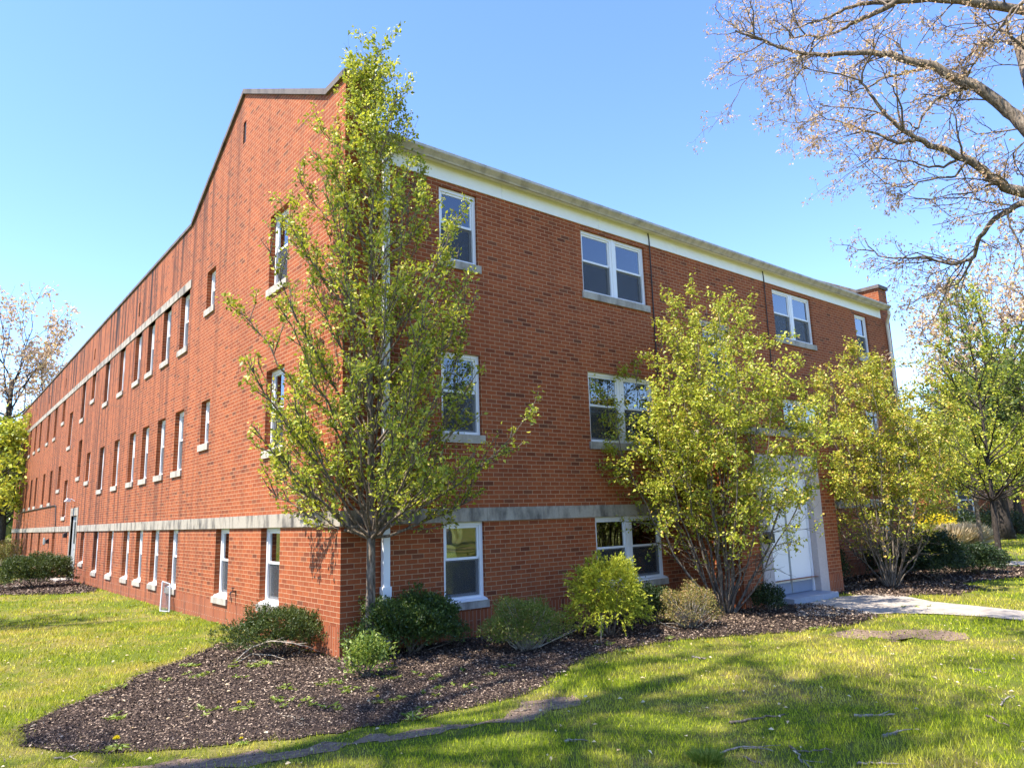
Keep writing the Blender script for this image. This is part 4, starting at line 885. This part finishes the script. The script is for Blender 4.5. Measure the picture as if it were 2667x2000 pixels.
# distant brick house
def house():
    c = far(2462, 1390, 44); H = tag(empty('brick_house', c, -.25), 'distant low red brick house with white window trim beyond the lawn', 'house')
    w = MB(); w.box((-.0, 0, -.2), (12, 8, 4.2)); o = w.obj('wall', MAT_BRICK, H, uv=True)
    r = MB(); r.prism([(-.5, 4.2), (8.5, 4.2), (4, 6.8)], 0, -.4, 12.4); r.obj('roof', MAT_SLATE, H)
    for x in (1.2, 4.2, 7.4):
        f = MB(); a, b, z0, z1 = x, x+1.3, .9, 2.7
        f.box((a, -.06, z0), (a+.1, -.004, z1)); f.box((b-.1, -.06, z0), (b, -.004, z1)); f.box((a+.1, -.06, z1-.1), (b-.1, -.004, z1)); f.box((a+.1, -.06, z0), (b-.1, -.004, z0+.1)); f.box((a+.1, -.05, 1.78), (b-.1, -.004, 1.84))
        wn = f.obj('window', MAT_WHITE, H); p = MB(); p.box((a+.1, -.03, z0+.1), (b-.1, -.008, z1-.1)); p.obj('pane', MAT_DARK, wn)
    for y in (2.0, 5.0):
        f = MB(); f.box((-.06, y, .9), (-.004, y+.1, 2.7)); f.box((-.06, y+1.1, .9), (-.004, y+1.2, 2.7)); f.box((-.06, y+.1, 2.6), (-.004, y+1.1, 2.7)); f.box((-.06, y+.1, .9), (-.004, y+1.1, 1.0))
        wn = f.obj('window', MAT_WHITE, H); p = MB(); p.box((-.03, y+.1, 1.0), (-.008, y+1.1, 2.6)); p.obj('pane', MAT_DARK, wn)
house()

# ------------------------------------------------------------------ small things
# insect screen leaning on the wall
T = tag(empty('loose_window_screen', (-.2, 8.4, G)), 'loose framed insect screen leaning against the brick side wall', 'window screen')
p0, p1 = gp(417, 1592)+np.array([0, 0, .01]), gp(441, 1594)+np.array([0, 0, .01]); t0, t1 = np.array([-.05, 8.54, .46]), np.array([-.05, 7.92, .44])
m = MB()
for a_, b_ in ((p0, p1), (p1, t1), (t1, t0), (t0, p0)): m.tube([a_, b_], .016, 4)
o = m.obj('frame', MAT_GREYMETAL, T); o.matrix_parent_inverse = Matrix.Translation(-T.location)
m = MB(); m.add([p0, p1, t1, t0], [(0, 1, 2, 3)]); o = m.obj('mesh_panel', MAT_SCREEN, T); o.matrix_parent_inverse = Matrix.Translation(-T.location)
# fallen branches on the yew and sticks on the lawn
def stick(px_pts, r, label, lift=.012, name='fallen_stick', cat='stick', group=None, forks=2, seed=0, bark=BARK_L):
    rg = rnd(seed+300); pts = []
    for p in px_pts:
        q = gp(p[0], p[1], G+(p[2] if len(p) > 2 else lift)); pts.append(q)
    c = pts[0].copy(); m = MB(); P2 = [at(pts, s)[0]+rg.normal(size=3)*.006 for s in np.linspace(0, .9999, 3*len(pts))]
    m.tube(P2, list(np.linspace(r, r*.45, len(P2))), 6)
    for _ in range(forks):
        p, d = at(pts, rg.uniform(.3, .8)); dd = side(rg, d, .6); dd[2] = abs(dd[2])*.2; q = curve(rg, p, dd, rg.uniform(.08, .22), 3, 0, .1); m.tube(q, [r*.5, r*.4, r*.3, r*.2], 5)
    o = m.mesh(name, bark, smooth=True); o.transform(Matrix.Translation(-Vector(c))); ob = link(name, o); ob.location = c; tag(ob, label, cat, group)
fb = 'dead branches over the low yew'
stick([(612, 1722, .02), (650, 1690, .16), (690, 1672, .24), (735, 1668, .26), (790, 1680, .20), (838, 1698, .06)], .010, 'long grey dead branch arching over the yew left of the corner', name='dead_branch', cat='branch', group=fb, bark=BARK_S, forks=5, seed=1)
stick([(620, 1724, .02), (655, 1702, .08), (700, 1704, .08), (745, 1716, .03)], .009, 'bowed dead branch low in front of the yew', name='dead_branch', cat='branch', group=fb, bark=BARK_S, forks=3, seed=2)
stick([(648, 1722, .02), (690, 1724, .02), (755, 1726, .02)], .008, 'straight dead branch lying on mulch before the yew', name='dead_branch', cat='branch', group=fb, bark=BARK_S, forks=2, seed=3)
stick([(790, 1644, .30), (840, 1656, .22), (900, 1672, .10), (918, 1706, .03)], .006, 'thin dead twig hanging from the yew to the wall corner', name='dead_branch', cat='branch', group=fb, bark=BARK_S, forks=2, seed=4)
stick([(800, 1735), (860, 1742), (905, 1738)], .007, 'pale stick on the mulch between yew and tree foot', forks=1, seed=5)
stick([(232, 1822), (280, 1818), (318, 1800)], .008, 'curved stick lying across the left end of the mulch', forks=1, seed=6)
stick([(725, 1858), (765, 1868), (790, 1890)], .007, 'pale bent stick on the mulch nearest the dandelion', forks=1, seed=7)
stick([(140, 1974), (180, 1970), (205, 1978)], .008, 'short grey stick in the grass at the lower left corner', forks=1, seed=8)
sg = 'fallen sticks on the lawn'
for i, (pp, r, lb) in enumerate((([(1903, 1882), (1960, 1872), (2000, 1864), (2045, 1860)], .012, 'long crooked stick on the lawn left of the straight dark one'),
     ([(2228, 1863), (2280, 1860), (2330, 1860)], .014, 'straight thick dark stick lying on the lawn'),
     ([(2300, 1915), (2320, 1912), (2338, 1908)], .016, 'short thick bark piece below the straight stick'),
     ([(2058, 1942), (2075, 1955), (2110, 1955), (2170, 1950)], .010, 'forked stick near the bottom edge, right of the grass tuft'),
     ([(2070, 1952), (2090, 1980), (2115, 1998)], .008, 'thin stick slanting down to the bottom edge'),
     ([(1870, 1965), (1920, 1948), (1970, 1946), (2015, 1955)], .008, 'long bowed twig beside the bright grass tuft'),
     ([(1935, 1970), (1965, 1980), (1990, 1988)], .010, 'short pale stick under the bowed twig'),
     ([(2230, 1988), (2280, 1986), (2340, 1988)], .009, 'flat twig along the bottom edge at right'),
     ([(2605, 1836), (2620, 1818), (2640, 1812)], .009, 'hooked twig near the right edge of the lawn'),
     ([(2570, 1862), (2600, 1878), (2630, 1890)], .009, 'knobbly stick below the hooked twig at right'),
     ([(2525, 1740), (2540, 1742), (2556, 1748)], .009, 'small white twig on the green lawn at right'),
     ([(1803, 1710), (1820, 1712), (1840, 1715)], .014, 'grey stick in the shade close to the mulch edge'),
     ([(1340, 1850), (1365, 1849), (1385, 1846)], .010, 'short stick on the bare dirt strip'),
     ([(1470, 1930), (1485, 1926), (1500, 1927)], .013, 'dark stub in the lawn below the dirt strip'))):
    stick(pp, r, lb, group=sg, forks=i % 3, seed=20+i, bark=BARK_L if i % 3 else BARK)
# dandelions
def dandelion(u, v, label, s=1.0):
    q = gp(u, v); T = tag(empty('dandelion', (q[0], q[1], G)), label, 'dandelion', 'dandelions'); rg = rnd(int(u))
    m = MB(); m.tube([(0, 0, 0), (.004, 0, .04*s), (0, .004, .07*s)], .003, 5); m.obj('stem', LEAF_WEED, T)
    n = 60; d = unit(rg.normal(size=(n, 3))); d[:, 2] = np.abs(d[:, 2])+.15; P = np.tile([0, .004, .07*s], (n, 1)); vv, f = leaves(rg, P, d, .026*s, .4, .1)
    link('flower_head', np_mesh('flower_head', vv, f, LEAF_FORS), T)
    n = 9; a = np.linspace(0, 6.28, n, False)+rg.uniform(0, .5, n); d = np.column_stack([np.cos(a), np.sin(a), np.full(n, .3)]); vv, f = leaves(rg, np.tile([0, 0, .008], (n, 1)), d, .11*s, .22, .15, .2, nrm=np.tile([0, 0, 1.0], (n, 1)))
    link('leaves', np_mesh('leaves', vv, f, LEAF_WEED), T)
for u, v, lb, s in ((302, 1953, 'yellow dandelion in the grass below the mulch bed', 1.2), (622, 1850, 'yellow dandelion in the middle of the mulch', 1.0), (1022, 1743, 'yellow dandelion right of the tree foot shrub', .9), (984, 1832, 'yellow dandelion at the front of the mulch below the tree', .9), (628, 1940, 'small yellow dandelion on the grass edge of the mulch', .7), (1845, 1682, 'tiny yellow dandelion on the sunlit lawn edge', .7)):
    dandelion(u, v, lb, s)
# weeds in the mulch
def weeds():
    rg = rnd(61); V, Fc = [], []; off = 0
    spots = [(520, 1765, .16), (420, 1775, .10), (590, 1770, .14), (515, 1735, .10), (480, 1738, .08), (620, 1732, .22), (660, 1735, .2), (690, 1730, .15), (300, 1795, .12), (385, 1725, .08), (540, 1855, .14), (650, 1845, .12), (720, 1825, .12), (800, 1830, .18), (840, 1845, .18), (740, 1795, .1), (850, 1785, .12), (1010, 1770, .16), (1080, 1760, .2), (1150, 1765, .16), (1060, 1825, .2), (1140, 1800, .16), (1260, 1760, .14), (1300, 1745, .12), (1200, 1790, .18), (960, 1790, .2), (900, 1800, .14), (290, 1875, .08), (1580, 1680, .1), (1640, 1700, .08), (2130, 1640, .12), (1740, 1665, .12), (2400, 1585, .16), (2390, 1555, .12), (460, 1600, .1), (430, 1600, .1), (340, 1580, .12), (560, 1625, .08), (500, 1612, .08), (1075, 1870, .1), (1110, 1850, .12)]
    for u, v, r in spots:
        for _ in range(rg.randint(3, 8)):
            q = gp(u, v)+np.append(rg.normal(size=2)*r*.6, 0); n = rg.randint(6, 12); a = rg.uniform(0, 6.28, n); d = np.column_stack([np.cos(a), np.sin(a), rg.uniform(.15, .9, n)])
            vv, f = leaves(rg, np.tile([q[0], q[1], G+.012], (n, 1)), d, rg.uniform(.035, .085, n), .3, .15, .2, nrm=np.tile([0, 0, 1.0], (n, 1))+rg.normal(size=(n, 3))*.3)
            V.append(vv); Fc.append(f+off); off += len(vv)
    o = link('weeds', np_mesh('weeds', np.concatenate(V), np.concatenate(Fc), LEAF_WEED)); tag(o, 'small green weeds sprouting through the mulch and along the wall', 'weeds', kind='stuff')
weeds()
def plant(u, v, H, seed, label, n=40, leaf=.07):
    q = gp(u, v); rg = rnd(seed); base = np.array([q[0], q[1], G]); w = MB(); P, D = [], []
    for k in range(3):
        c = curve(rg, base, rg.normal(size=3)*.12+np.array([0, 0, 1]), H*rg.uniform(.7, 1), 5, .05, .06); w.tube(c, [.005, .004, .004, .003, .003, .002], 5)
        for s in np.linspace(.3, .99, n//3):
            p, d = at(c, s); P.append(p); x = rg.normal(size=3); x[2] = .3; D.append(x)
    finish('leafy_sprout', tuple(base), w, P, D, leaf, LEAF_WEED, BARK_S, label, 'plant', None, .5, .2, .15, seed, 'leaves', 'stem')
plant(1565, 1672, .36, 71, 'pale green sprout standing in front of the golden bush')
plant(2652, 1472, .5, 72, 'thin bare sapling beside the upright tree trunk', 12, .04)
plant(1075, 1878, .09, 73, 'tiny sprout at the front edge of the mulch', 12, .05)
tq = gp(1840, 1985); rg = rnd(81); n = 420; a = rg.uniform(0, 6.28, n); r = .09*np.sqrt(rg.uniform(0, 1, n)); P = np.column_stack([r*np.cos(a), r*np.sin(a), np.zeros(n)]); D = np.column_stack([np.cos(a)*.4, np.sin(a)*.4, np.ones(n)])+rg.normal(size=(n, 3))*.25
v, f = leaves(rg, P, D, .11*rg.uniform(.6, 1.2, n), .07, .05, .2); o = link('grass_tuft', np_mesh('grass_tuft', v, f, LEAF_WEED)); o.location = (tq[0], tq[1], G); tag(o, 'bright green long grass tuft near the bottom edge', 'grass tuft')

# leaf litter on lawn and bed
rg = rnd(91); n = 900; r = np.sqrt(rg.uniform(4.5**2, 14**2, n)); a = YAW+np.radians(rg.uniform(-42, 42, n)); P = np.column_stack([CAM[0]+r*np.sin(a), CAM[1]+r*np.cos(a), np.full(n, G)+rg.uniform(.015, .04, n)])
P = P[~((P[:, 0] > -.05) & (P[:, 1] > -.05)) & ~((P[:, 0] > EX0-.1) & (P[:, 0] < EX1+.1) & (P[:, 1] > EY-.4))]; n = len(P)
D = rg.normal(size=(n, 3)); D[:, 2] *= .25; v, f = leaves(rg, P, D, rg.uniform(.015, .05, n), .55, .4, nrm=np.array([0, 0, 1.0])+rg.normal(size=(n, 3))*.4)
o = link('leaf_litter', np_mesh('leaf_litter', v, f, LEAF_STRAW)); tag(o, 'dry pale leaf bits scattered over the lawn and mulch', 'leaf litter', kind='stuff')
